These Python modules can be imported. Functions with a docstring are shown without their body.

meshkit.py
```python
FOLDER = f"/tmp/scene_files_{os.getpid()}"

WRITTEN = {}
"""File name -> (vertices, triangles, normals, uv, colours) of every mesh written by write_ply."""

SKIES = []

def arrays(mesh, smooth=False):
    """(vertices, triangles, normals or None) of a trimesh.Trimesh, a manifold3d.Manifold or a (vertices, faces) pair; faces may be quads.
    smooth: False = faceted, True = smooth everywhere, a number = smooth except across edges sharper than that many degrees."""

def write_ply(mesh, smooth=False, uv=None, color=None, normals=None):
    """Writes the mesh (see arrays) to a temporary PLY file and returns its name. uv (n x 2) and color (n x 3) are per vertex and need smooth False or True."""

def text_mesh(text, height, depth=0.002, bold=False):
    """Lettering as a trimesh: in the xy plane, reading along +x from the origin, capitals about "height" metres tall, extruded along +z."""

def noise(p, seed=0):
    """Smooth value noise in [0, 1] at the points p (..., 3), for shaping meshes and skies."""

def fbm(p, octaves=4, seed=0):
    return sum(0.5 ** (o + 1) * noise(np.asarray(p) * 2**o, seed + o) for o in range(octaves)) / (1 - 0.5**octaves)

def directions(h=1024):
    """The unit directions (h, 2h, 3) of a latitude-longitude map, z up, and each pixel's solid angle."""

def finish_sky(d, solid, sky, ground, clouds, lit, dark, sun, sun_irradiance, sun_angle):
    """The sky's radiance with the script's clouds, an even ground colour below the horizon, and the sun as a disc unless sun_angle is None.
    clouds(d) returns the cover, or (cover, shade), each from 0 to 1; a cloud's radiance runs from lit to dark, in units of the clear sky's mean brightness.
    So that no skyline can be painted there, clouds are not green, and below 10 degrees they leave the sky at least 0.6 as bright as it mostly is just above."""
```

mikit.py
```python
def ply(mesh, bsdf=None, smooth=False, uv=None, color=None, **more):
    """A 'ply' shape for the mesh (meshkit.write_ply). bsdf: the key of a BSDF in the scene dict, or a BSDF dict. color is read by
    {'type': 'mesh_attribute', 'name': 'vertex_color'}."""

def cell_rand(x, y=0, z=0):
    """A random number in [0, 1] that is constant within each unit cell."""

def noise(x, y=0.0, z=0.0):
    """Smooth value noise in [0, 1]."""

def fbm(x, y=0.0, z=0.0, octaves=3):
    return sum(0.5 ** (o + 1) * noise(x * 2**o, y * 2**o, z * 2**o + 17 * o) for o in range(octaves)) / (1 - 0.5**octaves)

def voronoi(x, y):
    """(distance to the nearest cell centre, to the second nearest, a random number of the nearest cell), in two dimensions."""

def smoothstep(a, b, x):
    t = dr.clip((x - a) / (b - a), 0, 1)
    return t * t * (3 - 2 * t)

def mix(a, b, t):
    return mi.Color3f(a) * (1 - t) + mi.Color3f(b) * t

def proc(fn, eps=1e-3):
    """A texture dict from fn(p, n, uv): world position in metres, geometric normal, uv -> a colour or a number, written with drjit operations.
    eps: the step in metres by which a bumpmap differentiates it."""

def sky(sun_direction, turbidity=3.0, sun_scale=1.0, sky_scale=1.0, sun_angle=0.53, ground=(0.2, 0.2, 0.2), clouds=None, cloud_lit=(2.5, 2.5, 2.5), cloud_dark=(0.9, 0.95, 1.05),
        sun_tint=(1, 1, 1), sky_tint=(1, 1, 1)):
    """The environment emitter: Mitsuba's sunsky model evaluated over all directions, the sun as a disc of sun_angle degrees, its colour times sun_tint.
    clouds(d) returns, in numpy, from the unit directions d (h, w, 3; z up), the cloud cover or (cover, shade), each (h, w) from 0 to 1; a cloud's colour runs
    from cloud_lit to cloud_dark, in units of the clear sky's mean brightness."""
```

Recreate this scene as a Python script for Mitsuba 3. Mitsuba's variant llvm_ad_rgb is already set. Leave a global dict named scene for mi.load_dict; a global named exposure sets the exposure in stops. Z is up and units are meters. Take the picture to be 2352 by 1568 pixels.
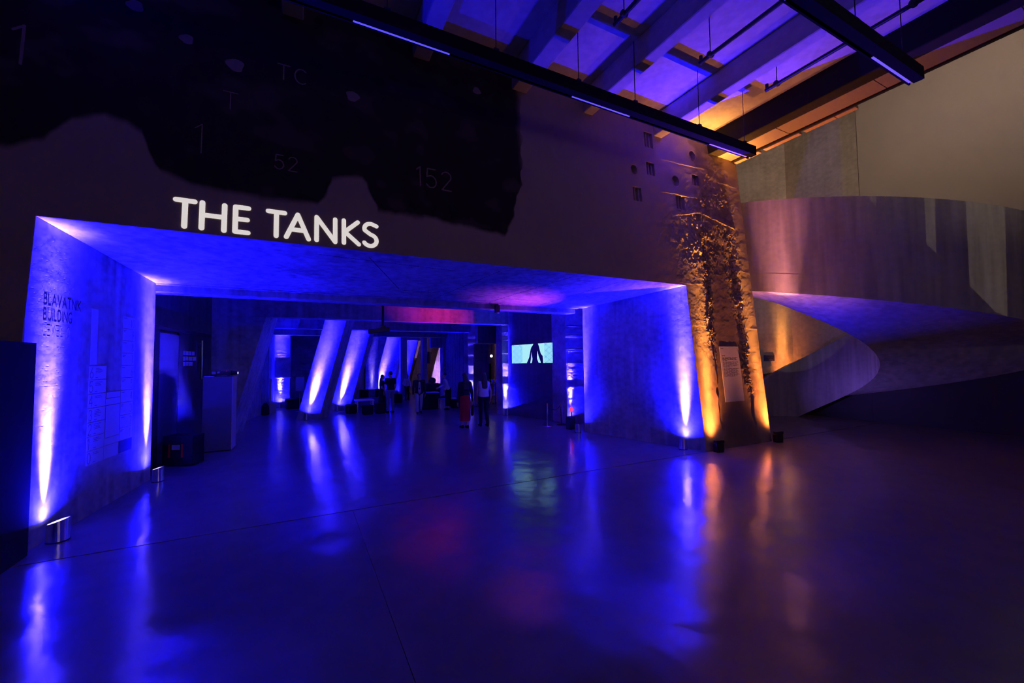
import math, random
import numpy as np, trimesh, manifold3d, shapely
from shapely.geometry import LineString, Polygon, box as sbox
from shapely.ops import unary_union
import drjit as dr
import mitsuba as mi
import mikit, meshkit
from mikit import proc, noise, fbm, smoothstep, mix

T = mi.ScalarTransform4f
rng = np.random.default_rng(7)
random.seed(7)
scene, labels = {}, {}
PI = math.pi

# ------------------------------------------------------------------ camera
EYE = np.array([0.0, 0.0, 2.1])
scene['camera'] = {'type': 'perspective', 'fov': 102.396, 'fov_axis': 'x', 'near_clip': 0.05, 'far_clip': 200.0,
                   'to_world': T().look_at(origin=EYE.tolist(), target=(EYE + [0.4584, 0.8875, 0.0470]).tolist(), up=[-0.0111, -0.0470, 0.9988])}
exposure = 3.0                                                # a long exposure of a dim place
K = 0.125


# ------------------------------------------------------------------ the light of the room
def spot(key, at, to, rgb, cutoff, beam, weight=1.0):
    scene[key] = {'type': 'spot', 'to_world': T().look_at(origin=list(at), target=list(to), up=[0.31, 0.17, 0.2]),
                  'intensity': {'type': 'rgb', 'value': [float(c) * K for c in rgb]}, 'cutoff_angle': float(cutoff), 'beam_width': float(beam), 'sampling_weight': float(weight)}


def theta(uv):
    """The angle off the axis, in degrees, in the beam of a spot of 80 degrees."""
    u, v = 2 * uv.x - 1, 2 * uv.y - 1
    return dr.atan(dr.sqrt(u * u + v * v) * 5.671282) * (180 / math.pi)


def led(core, wide, sigma, share, reach):
    """A lamp's beam: a narrow pale core inside a wide coloured flood."""
    def fn(p, n, uv):
        t = theta(uv)
        near, halo = dr.exp(-dr.square(t / sigma)), dr.exp(-dr.square(t / (1.6 * sigma)))
        return mi.Color3f(core[0] * near, core[1] * near, core[2] * (halo if core[2] > core[0] else near)) + mi.Color3f(wide) * (share * dr.exp(-dr.square(t / reach)))
    return fn


CORE, FLOOD = (.070, .041, 1.0), (.004, .003, 1.0)
BEAM = {'jamb': led(CORE, FLOOD, 5.1, .056, 35), 'column': led(CORE, FLOOD, 5.0, .014, 36), 'pillar': led(CORE, FLOOD, 4.0, .022, 45),
        'amber': led((1.0, .40, .07), (1.0, .28, .05), 5.5, .13, 23)}


def lamp(key, at, to, intensity, kind, weight):
    scene[key] = {'type': 'spot', 'to_world': T().look_at(origin=list(at), target=list(to), up=[0.31, 0.17, 0.2]), 'intensity': {'type': 'rgb', 'value': [float(intensity) * K] * 3},
                  'cutoff_angle': 80.0, 'beam_width': 79.0, 'texture': proc(BEAM[kind]), 'sampling_weight': float(weight)}


def area(rgb, weight=0.001):
    return {'type': 'area', 'radiance': {'type': 'rgb', 'value': [float(c) * K for c in rgb]}, 'sampling_weight': float(weight)}


# (name, x, y, direction of the wall it washes, height, radius, tilt, intensity, beam, sampling weight)
UPLIGHTS = [
    ('by the left jamb, nearest the camera', -2.56, 7.02, (-1, 0.1), 0.24, 0.10, 5.5, 8500, 'jamb', 3),
    ('at the inner end of the left jamb', -2.25, 9.66, (-1, 0.1), 0.24, 0.085, 5.5, 6500, 'jamb', 1.5),
    ('at the inner end of the right jamb', 7.22, 9.86, (1, 0.2), 0.24, 0.085, 4.5, 2600, 'jamb', 1.2),
    ('at the outer end of the right jamb', 7.95, 6.79, (1, 0.2), 0.24, 0.085, 5.5, 8500, 'jamb', 3),
    ('at the foot of the nearest raking column', 0.25, 17.07, (0.44, 0.90), 0.25, 0.06, 15, 19000, 'column', 1.5),
    ('at the foot of the second raking column', 1.50, 19.49, (0.50, 0.87), 0.25, 0.06, 15, 19000, 'column', 1.5),
    ('behind the couple, at the foot of the third raking column', 4.02, 25.22, (0.50, 0.87), 0.25, 0.06, 15, 19000, 'column', 1.2),
    ('at the foot of the narrow raking column', 5.60, 26.39, (0.32, 0.95), 0.25, 0.06, 12, 8000, 'column', 0.6),
    ('at the foot of the rough pier in the back wall', -0.80, 22.47, (0.0, 1), 0.25, 0.06, 5.5, 9000, 'pillar', 1.0),
    ('at the foot of the rough pier behind the benches', 3.60, 23.87, (0.0, 1), 0.25, 0.06, 5.5, 3000, 'pillar', 0.5),
    ('at the foot of the rough pillar left of the projection', 7.15, 14.32, (0.0, 1), 0.25, 0.06, 5.5, 9000, 'pillar', 1.0),
    ('at the foot of the rough pillar behind the black stand', 7.95, 11.11, (0.0, 1), 0.25, 0.06, 5.5, 6000, 'pillar', 1.0),
    ('behind the red skirt, at the foot of a pillar', 7.40, 18.49, (0.0, 1), 0.25, 0.06, 5.5, 8000, 'pillar', 0.6),
    ('behind the waiter, at the foot of a pillar', 7.46, 22.62, (0.0, 1), 0.25, 0.06, 5.5, 9000, 'pillar', 0.6),
]

# ------------------------------------------------------------------ materials
def principled(rgb, rough=0.6, metal=0.0, spec=0.5, **more):
    c = rgb if isinstance(rgb, dict) else {'type': 'rgb', 'value': list(rgb)}
    return {'type': 'principled', 'base_color': c, 'roughness': rough, 'metallic': metal, 'specular': spec, **more}


def mat(key, bsdf, two=True):
    scene[key] = {'type': 'twosided', 'bsdf': bsdf} if two else bsdf
    return key


def bump(bsdf, fn, scale, eps=4e-3):
    return {'type': 'bumpmap', 'texture': proc(fn, eps), 'scale': scale, 'bsdf': bsdf}


def polyline(x, pts):
    """Piecewise linear function of x through the points, with drjit."""
    y = mi.Float(pts[0][1])
    for (x0, y0), (x1, y1) in zip(pts[:-1], pts[1:]):
        y = y + dr.clip((x - x0) / (x1 - x0), 0, 1) * (y1 - y0)
    return y


TAR = [(-9, 4.4), (-3.08, 4.63), (-2.75, 4.80), (-2.53, 5.14), (-2.24, 5.26), (-1.83, 5.12), (-1.63, 4.62), (-1.31, 4.5), (-.51, 4.47), (.2, 4.5), (.34, 4.72), (.42, 4.93),
       (.55, 5.0), (.86, 5.03), (.96, 4.84), (1.08, 4.5), (1.74, 4.52), (2.52, 4.5), (3.38, 4.38), (3.5, 4.7), (3.62, 5.0), (3.8, 5.6), (3.83, 6.2), (3.86, 7.2), (3.95, 8.5)]


def wall_color(p, n, uv):
    """Old brown-grey concrete; the tarred upper left of the wall is the stain left by the old tank."""
    big = fbm(p.x * .9, p.y * .9, p.z * .9, 4)
    fine = fbm(p.x * 9, p.y * 9, p.z * 4, 3)
    streak = fbm(p.x * 14 + 3, p.y * 14, p.z * .7, 3)
    c = mix((.25, .17, .145), (.40, .30, .25), .55 * big + .25 * fine + .2 * streak)
    edge = polyline(p.x + .16 * (fbm(p.z * 4 + 3, p.x * 3, 0, 2) - .5), TAR) + .12 * (fbm(p.x * 4, p.z * 3, 0, 3) - .5)
    right = 3.86 + .12 * (fbm(p.z * 3, 1, 0, 3) - .5)
    tar = smoothstep(edge - .045, edge + .07, p.z) * (1 - smoothstep(right - .12, right + .10, p.x))
    c = mix(c, mi.Color3f(.022, .013, .013) * (.4 + .8 * fine + 1.6 * smoothstep(.55, .8, fbm(p.x * 2.2, 3, p.z * 2.2, 3))), tar * .98)
    # dark weathered middle of the pier
    mid = smoothstep(8.75, 8.98, p.x + .3 * (noise(p.z * 6, p.x * 6) - .5)) * (1 - smoothstep(9.98, 10.2, p.x + .3 * (noise(p.z * 5, p.x * 5, 3) - .5)))
    c = mix(c, mi.Color3f(.16, .105, .082) * (.6 + .8 * fine), .72 * mid)
    return c


def grey(lo, hi, sx=1.0, streaks=.35):
    def fn(p, n, uv):
        big = fbm(p.x * 1.1 * sx, p.y * 1.1 * sx, p.z * 1.1 * sx, 3)
        fine = fbm(p.x * 11, p.y * 11, p.z * 11, 2)
        st = fbm(p.x * 9 + 5, p.y * 9, p.z * .55, 3)
        return mix(lo, hi, smoothstep(.2, .8, (1 - streaks) * (.65 * big + .35 * fine) + streaks * st))
    return fn


def pores(p, n, uv):
    a = fbm(p.x * 7, p.y * 7, p.z * 7, 3)
    b = noise(p.x * 38, p.y * 38, p.z * 38)
    return .6 * a + .4 * smoothstep(.80, .92, b) * -1.0


def rough_bump(p, n, uv):
    return fbm(p.x * 16, p.y * 16, p.z * 16, 4) + .8 * fbm(p.x * 4, p.y * 4, p.z * 9, 3)


mat('mat_wall', bump(principled(proc(wall_color), .85, spec=.25), pores, .010))
mat('mat_concrete', bump(principled(proc(grey((.15, .145, .145), (.44, .42, .41))), .75, spec=.3), pores, .004))
mat('mat_stair', principled(proc(grey((.27, .25, .25), (.47, .44, .43), .8, .6)), .7, spec=.3))
mat('mat_rough', bump(principled(proc(grey((.24, .23, .23), (.50, .48, .47), 2.0, .1)), .9, spec=.2), rough_bump, .05))
mat('mat_beige', principled(proc(grey((.38, .31, .25), (.64, .54, .45), .7, .25)), .85, spec=.2))
mat('mat_shade', principled((.02, .018, .022), .7))  # near black, stands in for the shade under the stair
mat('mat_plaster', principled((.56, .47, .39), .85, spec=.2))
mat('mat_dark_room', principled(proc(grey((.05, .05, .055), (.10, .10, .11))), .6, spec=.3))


def floor_color(p, n, uv):
    a = fbm(p.x * .6, p.y * .6, 0, 4)
    b = fbm(p.x * 6, p.y * 6, 2, 3)
    return mix((.085, .075, .075), (.17, .15, .15), .6 * a + .4 * b)


def floor_rough(p, n, uv):
    return .11 + .10 * fbm(p.x * 1.7, p.y * 1.7, 5, 3) + .05 * noise(p.x * 21, p.y * 21)


def floor_wave(p, n, uv):
    return fbm(p.x * 2.6, p.y * 2.6, 0, 2) + .10 * fbm(p.x * 14, p.y * 14, 3, 2)


mat('mat_floor', bump(principled(proc(floor_color), proc(floor_rough), spec=.55), floor_wave, .010, 1e-2))
mat('mat_black', principled((.012, .012, .014), .45))
mat('mat_black_gloss', principled((.012, .012, .016), .18, spec=.6))
mat('mat_matte_black', principled((.010, .009, .010), .9, spec=.2))
mat('mat_chrome', principled((.75, .75, .78), .16, 1.0))
mat('mat_steel_dark', principled((.022, .016, .015), .6))
mat('mat_cove', principled((.75, .52, .36), .8))
mat('mat_ceiling_panel', principled((.42, .34, .30), .8))
mat('mat_ceiling', principled(proc(grey((.34, .32, .32), (.50, .47, .46), 1.0, .1)), .8, spec=.2))
mat('mat_white', principled((.62, .62, .64), .6))
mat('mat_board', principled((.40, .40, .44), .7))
mat('mat_directory', principled((.50, .50, .58), .6))
mat('mat_dir_ink', principled((.17, .17, .22), .8))
mat('mat_navy', principled((.04, .04, .16), .7))
mat('mat_ink', principled((.012, .003, .02), .8))
mat('mat_chalk', principled((.22, .155, .15), .9, spec=.1))
mat('mat_paper', principled((.50, .46, .50), .8, spec=.2))
mat('mat_print', principled((.14, .11, .13), .8, spec=.2))
mat('mat_skin', principled((.42, .24, .18), .55))
mat('mat_hair', principled((.018, .012, .010), .5))
mat('mat_black_cloth', principled((.012, .011, .014), .9, spec=.2))
mat('mat_red_cloth', principled((.34, .018, .016), .85, spec=.2))
mat('mat_white_cloth', principled((.66, .66, .68), .85, spec=.2))
mat('mat_blue_cloth', principled((.16, .17, .24), .85, spec=.2))
mat('mat_suit', principled((.022, .02, .026), .85, spec=.2))
mat('mat_wood', principled(proc(lambda p, n, uv: mix((.30, .17, .09), (.46, .28, .16), fbm(p.x * 14, p.y * 14, p.z * 1.2, 3))), .5))
mat('mat_red_plastic', principled((.45, .02, .02), .4))
mat('mat_brass', principled((.75, .55, .25), .2, 1.0))
mat('mat_glass', {'type': 'thindielectric', 'int_ior': 1.5}, False)
mat('mat_projected_letter', principled((.85, .84, .80), .8))

# ------------------------------------------------------------------ helpers
def numbered(key):
    if key not in scene and key not in labels:
        return key
    k = 1
    while f'{key}_{k:03d}' in scene or f'{key}_{k:03d}' in labels:
        k += 1
    return f'{key}_{k:03d}'


def thing(name, label, cat, group=None, kind=None):
    key = numbered(name)
    labels[key] = {'label': label, 'category': cat}
    if group:
        labels[key]['group'] = group
    if kind:
        labels[key]['kind'] = kind
    return key


def put(parent, name, mesh, m, smooth=30, label=None, **more):
    key = numbered(f'{parent}__{name}' if parent else name)
    scene[key] = mikit.ply(mesh, m, smooth=smooth, **more)
    if label:
        labels[key] = {'label': label}
    return key


def single(name, mesh, m, label, cat, smooth=30, group=None, **more):
    key = thing(name, label, cat, group)
    scene[key] = mikit.ply(mesh, m, smooth=smooth, **more)
    return key


def struct(name, mesh, m, label=None, smooth=False):
    scene[name] = mikit.ply(mesh, m, smooth=smooth)
    labels[name] = {'kind': 'structure', **({'label': label} if label else {})}
    return name


def struct_root(name, label):
    labels[name] = {'kind': 'structure', 'label': label}
    return name


def cat(*ms):
    return trimesh.util.concatenate([m for m in ms])


def box(x0, x1, y0, y1, z0, z1, bevel=0.0):
    if bevel:
        e = np.array([bevel] * 3)
        lo, hi = np.array([x0, y0, z0]), np.array([x1, y1, z1])
        pts = []
        for s in np.ndindex(2, 2, 2):
            c = np.where(np.array(s) == 1, hi, lo)
            d = np.where(np.array(s) == 1, -1, 1)
            for k in range(3):
                q = c + d * e
                q[k] = c[k]
                pts.append(q)
        return trimesh.convex.convex_hull(np.array(pts))
    m = trimesh.creation.box((x1 - x0, y1 - y0, z1 - z0))
    m.apply_translation([(x0 + x1) / 2, (y0 + y1) / 2, (z0 + z1) / 2])
    return m


def hull(pts):
    return trimesh.convex.convex_hull(np.array(pts, float))


def turned(m, deg, about=(0, 0), axis=(0, 0, 1), z=0.0):
    m = m.copy()
    m.apply_transform(trimesh.transformations.rotation_matrix(math.radians(deg), axis, [about[0], about[1], z]))
    return m


def cyl(p0, p1, r, n=20, r1=None):
    p0, p1 = np.array(p0, float), np.array(p1, float)
    d = p1 - p0
    L = np.linalg.norm(d)
    d /= L
    a = np.cross(d, [0, 0, 1] if abs(d[2]) < .9 else [1, 0, 0])
    a /= np.linalg.norm(a)
    b = np.cross(d, a)
    t = np.arange(n) * 2 * PI / n
    ring = np.cos(t)[:, None] * a + np.sin(t)[:, None] * b
    v = np.vstack([p0 + ring * r, p1 + ring * (r if r1 is None else r1), [p0], [p1]])
    i = np.arange(n)
    j = (i + 1) % n
    f = np.vstack([np.stack([i, j, j + n], 1), np.stack([i, j + n, i + n], 1), np.stack([j, i, i * 0 + 2 * n], 1), np.stack([i + n, j + n, i * 0 + 2 * n + 1], 1)])
    m = trimesh.Trimesh(v, f, process=False)
    m.fix_normals()
    return m


def tube(points, r, n=8):
    p = np.array(points, float)
    return cat(*[cyl(a, b, r, n) for a, b in zip(p[:-1], p[1:])])


def lathe(profile, at=(0, 0, 0), n=32):
    m = trimesh.creation.revolve(np.array(profile, float), sections=n)
    m.apply_translation(at)
    return m


def prism(poly, z0, z1):
    m = trimesh.creation.extrude_polygon(Polygon(poly) if not isinstance(poly, Polygon) else poly, z1 - z0, engine='earcut')
    m.apply_translation([0, 0, z0])
    return m


def wall_between(a, b, thick, z0, z1, side=1):
    a, b = np.array(a, float), np.array(b, float)
    d = (b - a) / np.linalg.norm(b - a)
    nrm = np.array([-d[1], d[0]]) * side * thick
    return prism([a, b, b + nrm, a + nrm], z0, z1)


def frame(o, u, v, w):
    M = np.eye(4)
    M[:3, 0], M[:3, 1], M[:3, 2], M[:3, 3] = u, v, w, o
    return M


def flat(poly, depth, M):
    """A 2-D shape as a thin plate, placed with the frame M (u, v in its plane, w out of the wall)."""
    ms = [trimesh.creation.extrude_polygon(g, depth, engine='earcut') for g in getattr(poly, 'geoms', [poly])]
    m = cat(*ms)
    m.apply_transform(M)
    return m


# a plain rounded single-stroke alphabet on a box of height 1 (widths given)
def arc(cx, cy, rx, ry, a0, a1, n=14):
    t = np.radians(np.linspace(a0, a1, n))
    return [(cx + rx * math.cos(x), cy + ry * math.sin(x)) for x in t]


GLYPH = {
    'T': (.66, [[(0, 1), (.66, 1)], [(.33, 1), (.33, 0)]]),
    'H': (.74, [[(0, 0), (0, 1)], [(.74, 0), (.74, 1)], [(0, .52), (.74, .52)]]),
    'E': (.50, [[(.5, 1), (0, 1), (0, 0), (.5, 0)], [(0, .52), (.46, .52)]]),
    'A': (.76, [[(0, 0), (.38, 1), (.76, 0)], [(.13, .34), (.63, .34)]]),
    'N': (.74, [[(0, 0), (0, 1), (.74, 0), (.74, 1)]]),
    'K': (.62, [[(0, 0), (0, 1)], [(.58, 1), (.04, .5), (.62, 0)]]),
    'S': (.52, [[(.52, .92)] + arc(.27, .76, .25, .24, 60, 200, 12) + [(.27, .51)] + arc(.25, .24, .27, .26, 60, -150, 16)]),
    'B': (.52, [[(0, 0), (0, 1), (.22, 1)] + arc(.22, .76, .24, .24, 90, -90, 10) + [(0, .52)], [(.22, .52)] + arc(.24, .26, .28, .26, 90, -90, 10) + [(0, 0)]]),
    'L': (.44, [[(0, 1), (0, 0), (.44, 0)]]),
    'V': (.70, [[(0, 1), (.35, 0), (.70, 1)]]),
    'I': (.0, [[(0, 0), (0, 1)]]),
    'U': (.62, [[(0, 1), (0, .3)] + arc(.31, .3, .31, .3, 180, 360, 12) + [(.62, 1)]]),
    'D': (.62, [[(0, 0), (0, 1), (.2, 1)] + arc(.2, .5, .42, .5, 90, -90, 14) + [(0, 0)]]),
    'G': (.66, [arc(.38, .5, .38, .5, 50, 310, 18) + [(.66, .45), (.42, .45)]]),
    'C': (.60, [arc(.38, .5, .38, .5, 50, 310, 18)]),
    '0': (.50, [arc(.25, .5, .25, .5, 0, 360, 24)]),
    '1': (.20, [[(0, .84), (.18, 1), (.18, 0)]]),
    '2': (.50, [arc(.25, .75, .25, .25, 160, -30, 12) + [(0, 0), (.5, 0)]]),
    '3': (.50, [arc(.24, .76, .24, .24, 150, -80, 12), arc(.24, .26, .26, .26, 80, -150, 14)]),
    '4': (.54, [[(.40, 0), (.40, 1), (0, .3), (.54, .3)]]),
    '5': (.50, [[(.46, 1), (.06, 1), (.02, .55)] + arc(.23, .32, .27, .32, 120, -150, 16)]),
    '6': (.50, [[(.40, 1), (.08, .50)] + arc(.25, .28, .25, .28, 150, 510, 22)]),
    '7': (.46, [[(0, 1), (.46, 1), (.14, 0)]]),
    '8': (.50, [arc(.25, .76, .21, .24, 0, 360, 18), arc(.25, .26, .25, .26, 0, 360, 20)]),
    '9': (.50, [arc(.25, .72, .25, .28, -30, 330, 22), [(.48, .66), (.12, 0)]]),
}


def glyph(ch, w, h, stroke):
    gw, lines = GLYPH[ch]
    s = w / gw if gw else 1.0
    return unary_union([LineString([(x * s, y * h) for x, y in L]).buffer(stroke / 2, quad_segs=5) for L in lines])


def text_shape(text, h, stroke, squeeze=.9, gap=.24):
    x, out = 0.0, []
    for ch in text:
        if ch == ' ':
            x += .5 * h * squeeze
            continue
        gw = GLYPH[ch][0] * h * squeeze
        out.append(shapely.affinity.translate(glyph(ch, gw, h, stroke), x, 0))
        x += gw + gap * h
    return unary_union(out), x


# ------------------------------------------------------------------ floor
struct_root('floor', 'polished dark concrete floor reflecting the coloured lights')
put('floor', 'bed', box(-12, 24, -9, 46, -.30, -.03), 'mat_matte_black', False)
G, GY = .002, .011
for x0, x1, y0, y1 in ((-12, .70 - G, -9, 6.36 - GY), (.70 + G, 10.0 - G, -9, 6.36 - GY), (10.0 + G, 24, -9, 6.36 - GY), (-12, 24, 6.36 + GY, 46)):
    put('floor', 'slab', box(x0, x1, y0, y1, -.03, 0), 'mat_floor', False)

# ------------------------------------------------------------------ front wall with the splayed opening
BAT = .09                                                     # the wall leans back 9 cm per metre


def front(x, z, off=0.0):                                     # a point on the wall's face, off metres in front of it
    return np.array([x, 6.36 + BAT * z - off, z])


def jl(y):                                                    # the left jamb's x
    return -2.77 + (y - 6.42) * .1015


def jr(y):                                                    # the right jamb's x
    return 8.20 - (y - 6.36) * .2000


def soffit(y):
    return 3.845 - (y - 6.70) * .065


def man(m):
    return manifold3d.Manifold(manifold3d.Mesh(np.asarray(m.vertices, np.float32), np.asarray(m.faces, np.uint32)))


def unman(m):
    g = m.to_mesh()
    return trimesh.Trimesh(g.vert_properties[:, :3], g.tri_verts, process=False)


RX, RZ, BACK, SKIN = 10.65, 8.0, 9.90, .16
XS = 6.2                                                      # right of this the face is modelled in relief
throat = hull([[jl(y), y, z] for y in (5.5, 10.5) for z in (-.5, soffit(y))] + [[jr(y), y, z] for y in (5.5, 10.5) for z in (-.5, soffit(y))])
solid = hull([front(-9, 0), front(XS, 0), front(-9, RZ), front(XS, RZ)] + [[x, BACK, z] for x in (-9, XS) for z in (0, RZ)])
solid2 = hull([front(XS, 0, -SKIN), front(RX, 0, -SKIN), front(XS, RZ, -SKIN), front(RX, RZ, -SKIN)] + [[x, BACK, z] for x in (XS, RX) for z in (0, RZ)])
wall = (man(solid) + man(solid2)) - man(throat)
struct('wall_front', unman(wall), 'mat_wall', 'battered old concrete wall with a wide splayed opening and a tarred upper half')


def relief(x, z):
    """Outward relief of the weathered right part of the face, in metres."""
    P = np.stack([x, z, 0 * x], -1)
    f1, f2, f3 = meshkit.fbm(P * 6, 3, 1), meshkit.fbm(P * 22, 3, 2), meshkit.fbm(P * 2.2, 3, 3)
    d = .006 * (f1 - .5) + .003 * (f2 - .5)
    xl, xr = 8.84 + .22 * (meshkit.fbm(P * [0, 3, 0] + 4, 3, 5) - .5), 10.10 + .20 * (meshkit.fbm(P * [0, 3, 0] + 9, 3, 6) - .5)
    ss = lambda a, b, t: np.clip((t - a) / (b - a), 0, 1) ** 2 * (3 - 2 * np.clip((t - a) / (b - a), 0, 1))
    low = 1 - ss(4.6, 5.6, z)
    mid = ss(xl - .02, xl + .05, x) * (1 - ss(xr - .05, xr + .02, x))
    d = d - .030 * mid * low
    rag = np.exp(-((x - xl - .05) / .11) ** 2) * ss(1.7, 2.6, z) + np.exp(-((x - xr + .05) / .10) ** 2) * ss(.9, 1.6, z)
    chip = np.clip(meshkit.fbm(P * 19, 2, 8) - .50, 0, 1) * 2.2 * ss(.38, .62, meshkit.fbm(P * 3.1, 2, 9))
    d += np.minimum(rag, 1) * low * (.08 * chip - .025 * (f2 > .58))
    blob = np.exp(-((x - 8.75) / .85) ** 2 - ((z - 5.25) / .75) ** 2) + .8 * np.exp(-((x - 9.3) / .35) ** 2 - ((z - 6.4) / .5) ** 2) + .7 * np.exp(-((x - 9.95) / .25) ** 2 - ((z - 5.2) / 1.6) ** 2)
    d += np.clip(blob, 0, 1) * (.055 * chip + .03 * (f1 - .5) - .016 * (f2 > .60) - .008)
    # pour joints: the concrete above stands a little proud of that below
    for x0, x1, zz, h, slope in ((7.9, 8.72, 3.88, .003, .02), (8.15, 8.75, 2.88, .003, 0), (10.15, 10.7, 4.36, .003, -.05), (10.12, 10.7, 2.86, .003, -.03), (8.0, 9.0, 5.55, .022, .22),
                                 (9.0, 10.25, 5.74, .022, -.19), (7.6, 8.9, 6.08, .014, .04), (7.7, 9.3, 6.92, .010, .05), (9.6, 10.5, 6.75, .008, -.03)):
        zz = zz + slope * (x - x0) + .03 * (f1 - .5)
        on = ss(x0 - .05, x0 + .08, x) * (1 - ss(x1 - .08, x1 + .05, x))
        d += on * h * np.exp(-np.clip(z - zz, 0, None) / .10) * (z > zz)
    for cx, cz, r in ((6.8, 6.47, .10), (8.88, 7.28, .12), (8.16, 6.46, .12)):
        q = np.hypot(x - cx, (z - cz) * .85)
        d = np.where(q < r, d - .11 * ss(r, r - .03, q), d)
    for cx, cz, w, h in ((7.34, 6.60, .13, .16), (8.90, 6.63, .12, .14), (6.83, 5.88, .13, .17), (8.25, 5.92, .15, .18), (7.36, 7.34, .14, .20)):
        q = np.maximum(np.abs(x - cx) / w, np.abs(z - cz) / h)
        d = np.where(q < 1, d - .07 * ss(1, .8, q) * (.6 + .8 * (np.sin((x - cx) * 60) > -.2)), d)
    return np.clip(d, -SKIN + .03, .06)


def skin(X, Z):
    """Closed slab of the wall's face with relief on its front, on the grid X, Z (rows go up)."""
    nz, nx = X.shape
    D = relief(X, Z)
    F = np.stack([X, 6.36 + BAT * Z - D, Z], -1).reshape(-1, 3)
    B = np.stack([X, 6.36 + BAT * Z + SKIN + .02, Z], -1).reshape(-1, 3)
    n = nx * nz
    i, j = np.meshgrid(np.arange(nz - 1), np.arange(nx - 1), indexing='ij')
    q = np.stack([i * nx + j, i * nx + j + 1, (i + 1) * nx + j + 1, (i + 1) * nx + j], -1).reshape(-1, 4)
    fr = np.vstack([q[:, [0, 1, 2]], q[:, [0, 2, 3]]])
    rim = np.concatenate([np.arange(nx), np.arange(1, nz) * nx + nx - 1, (nz - 1) * nx + np.arange(nx - 2, -1, -1), np.arange(nz - 2, 0, -1) * nx])
    a, b = rim, np.roll(rim, -1)
    side = np.vstack([np.stack([b, a, a + n], 1), np.stack([b, a + n, b + n], 1)])
    return trimesh.Trimesh(np.vstack([F, B]), np.vstack([fr, side]), process=False)


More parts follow.
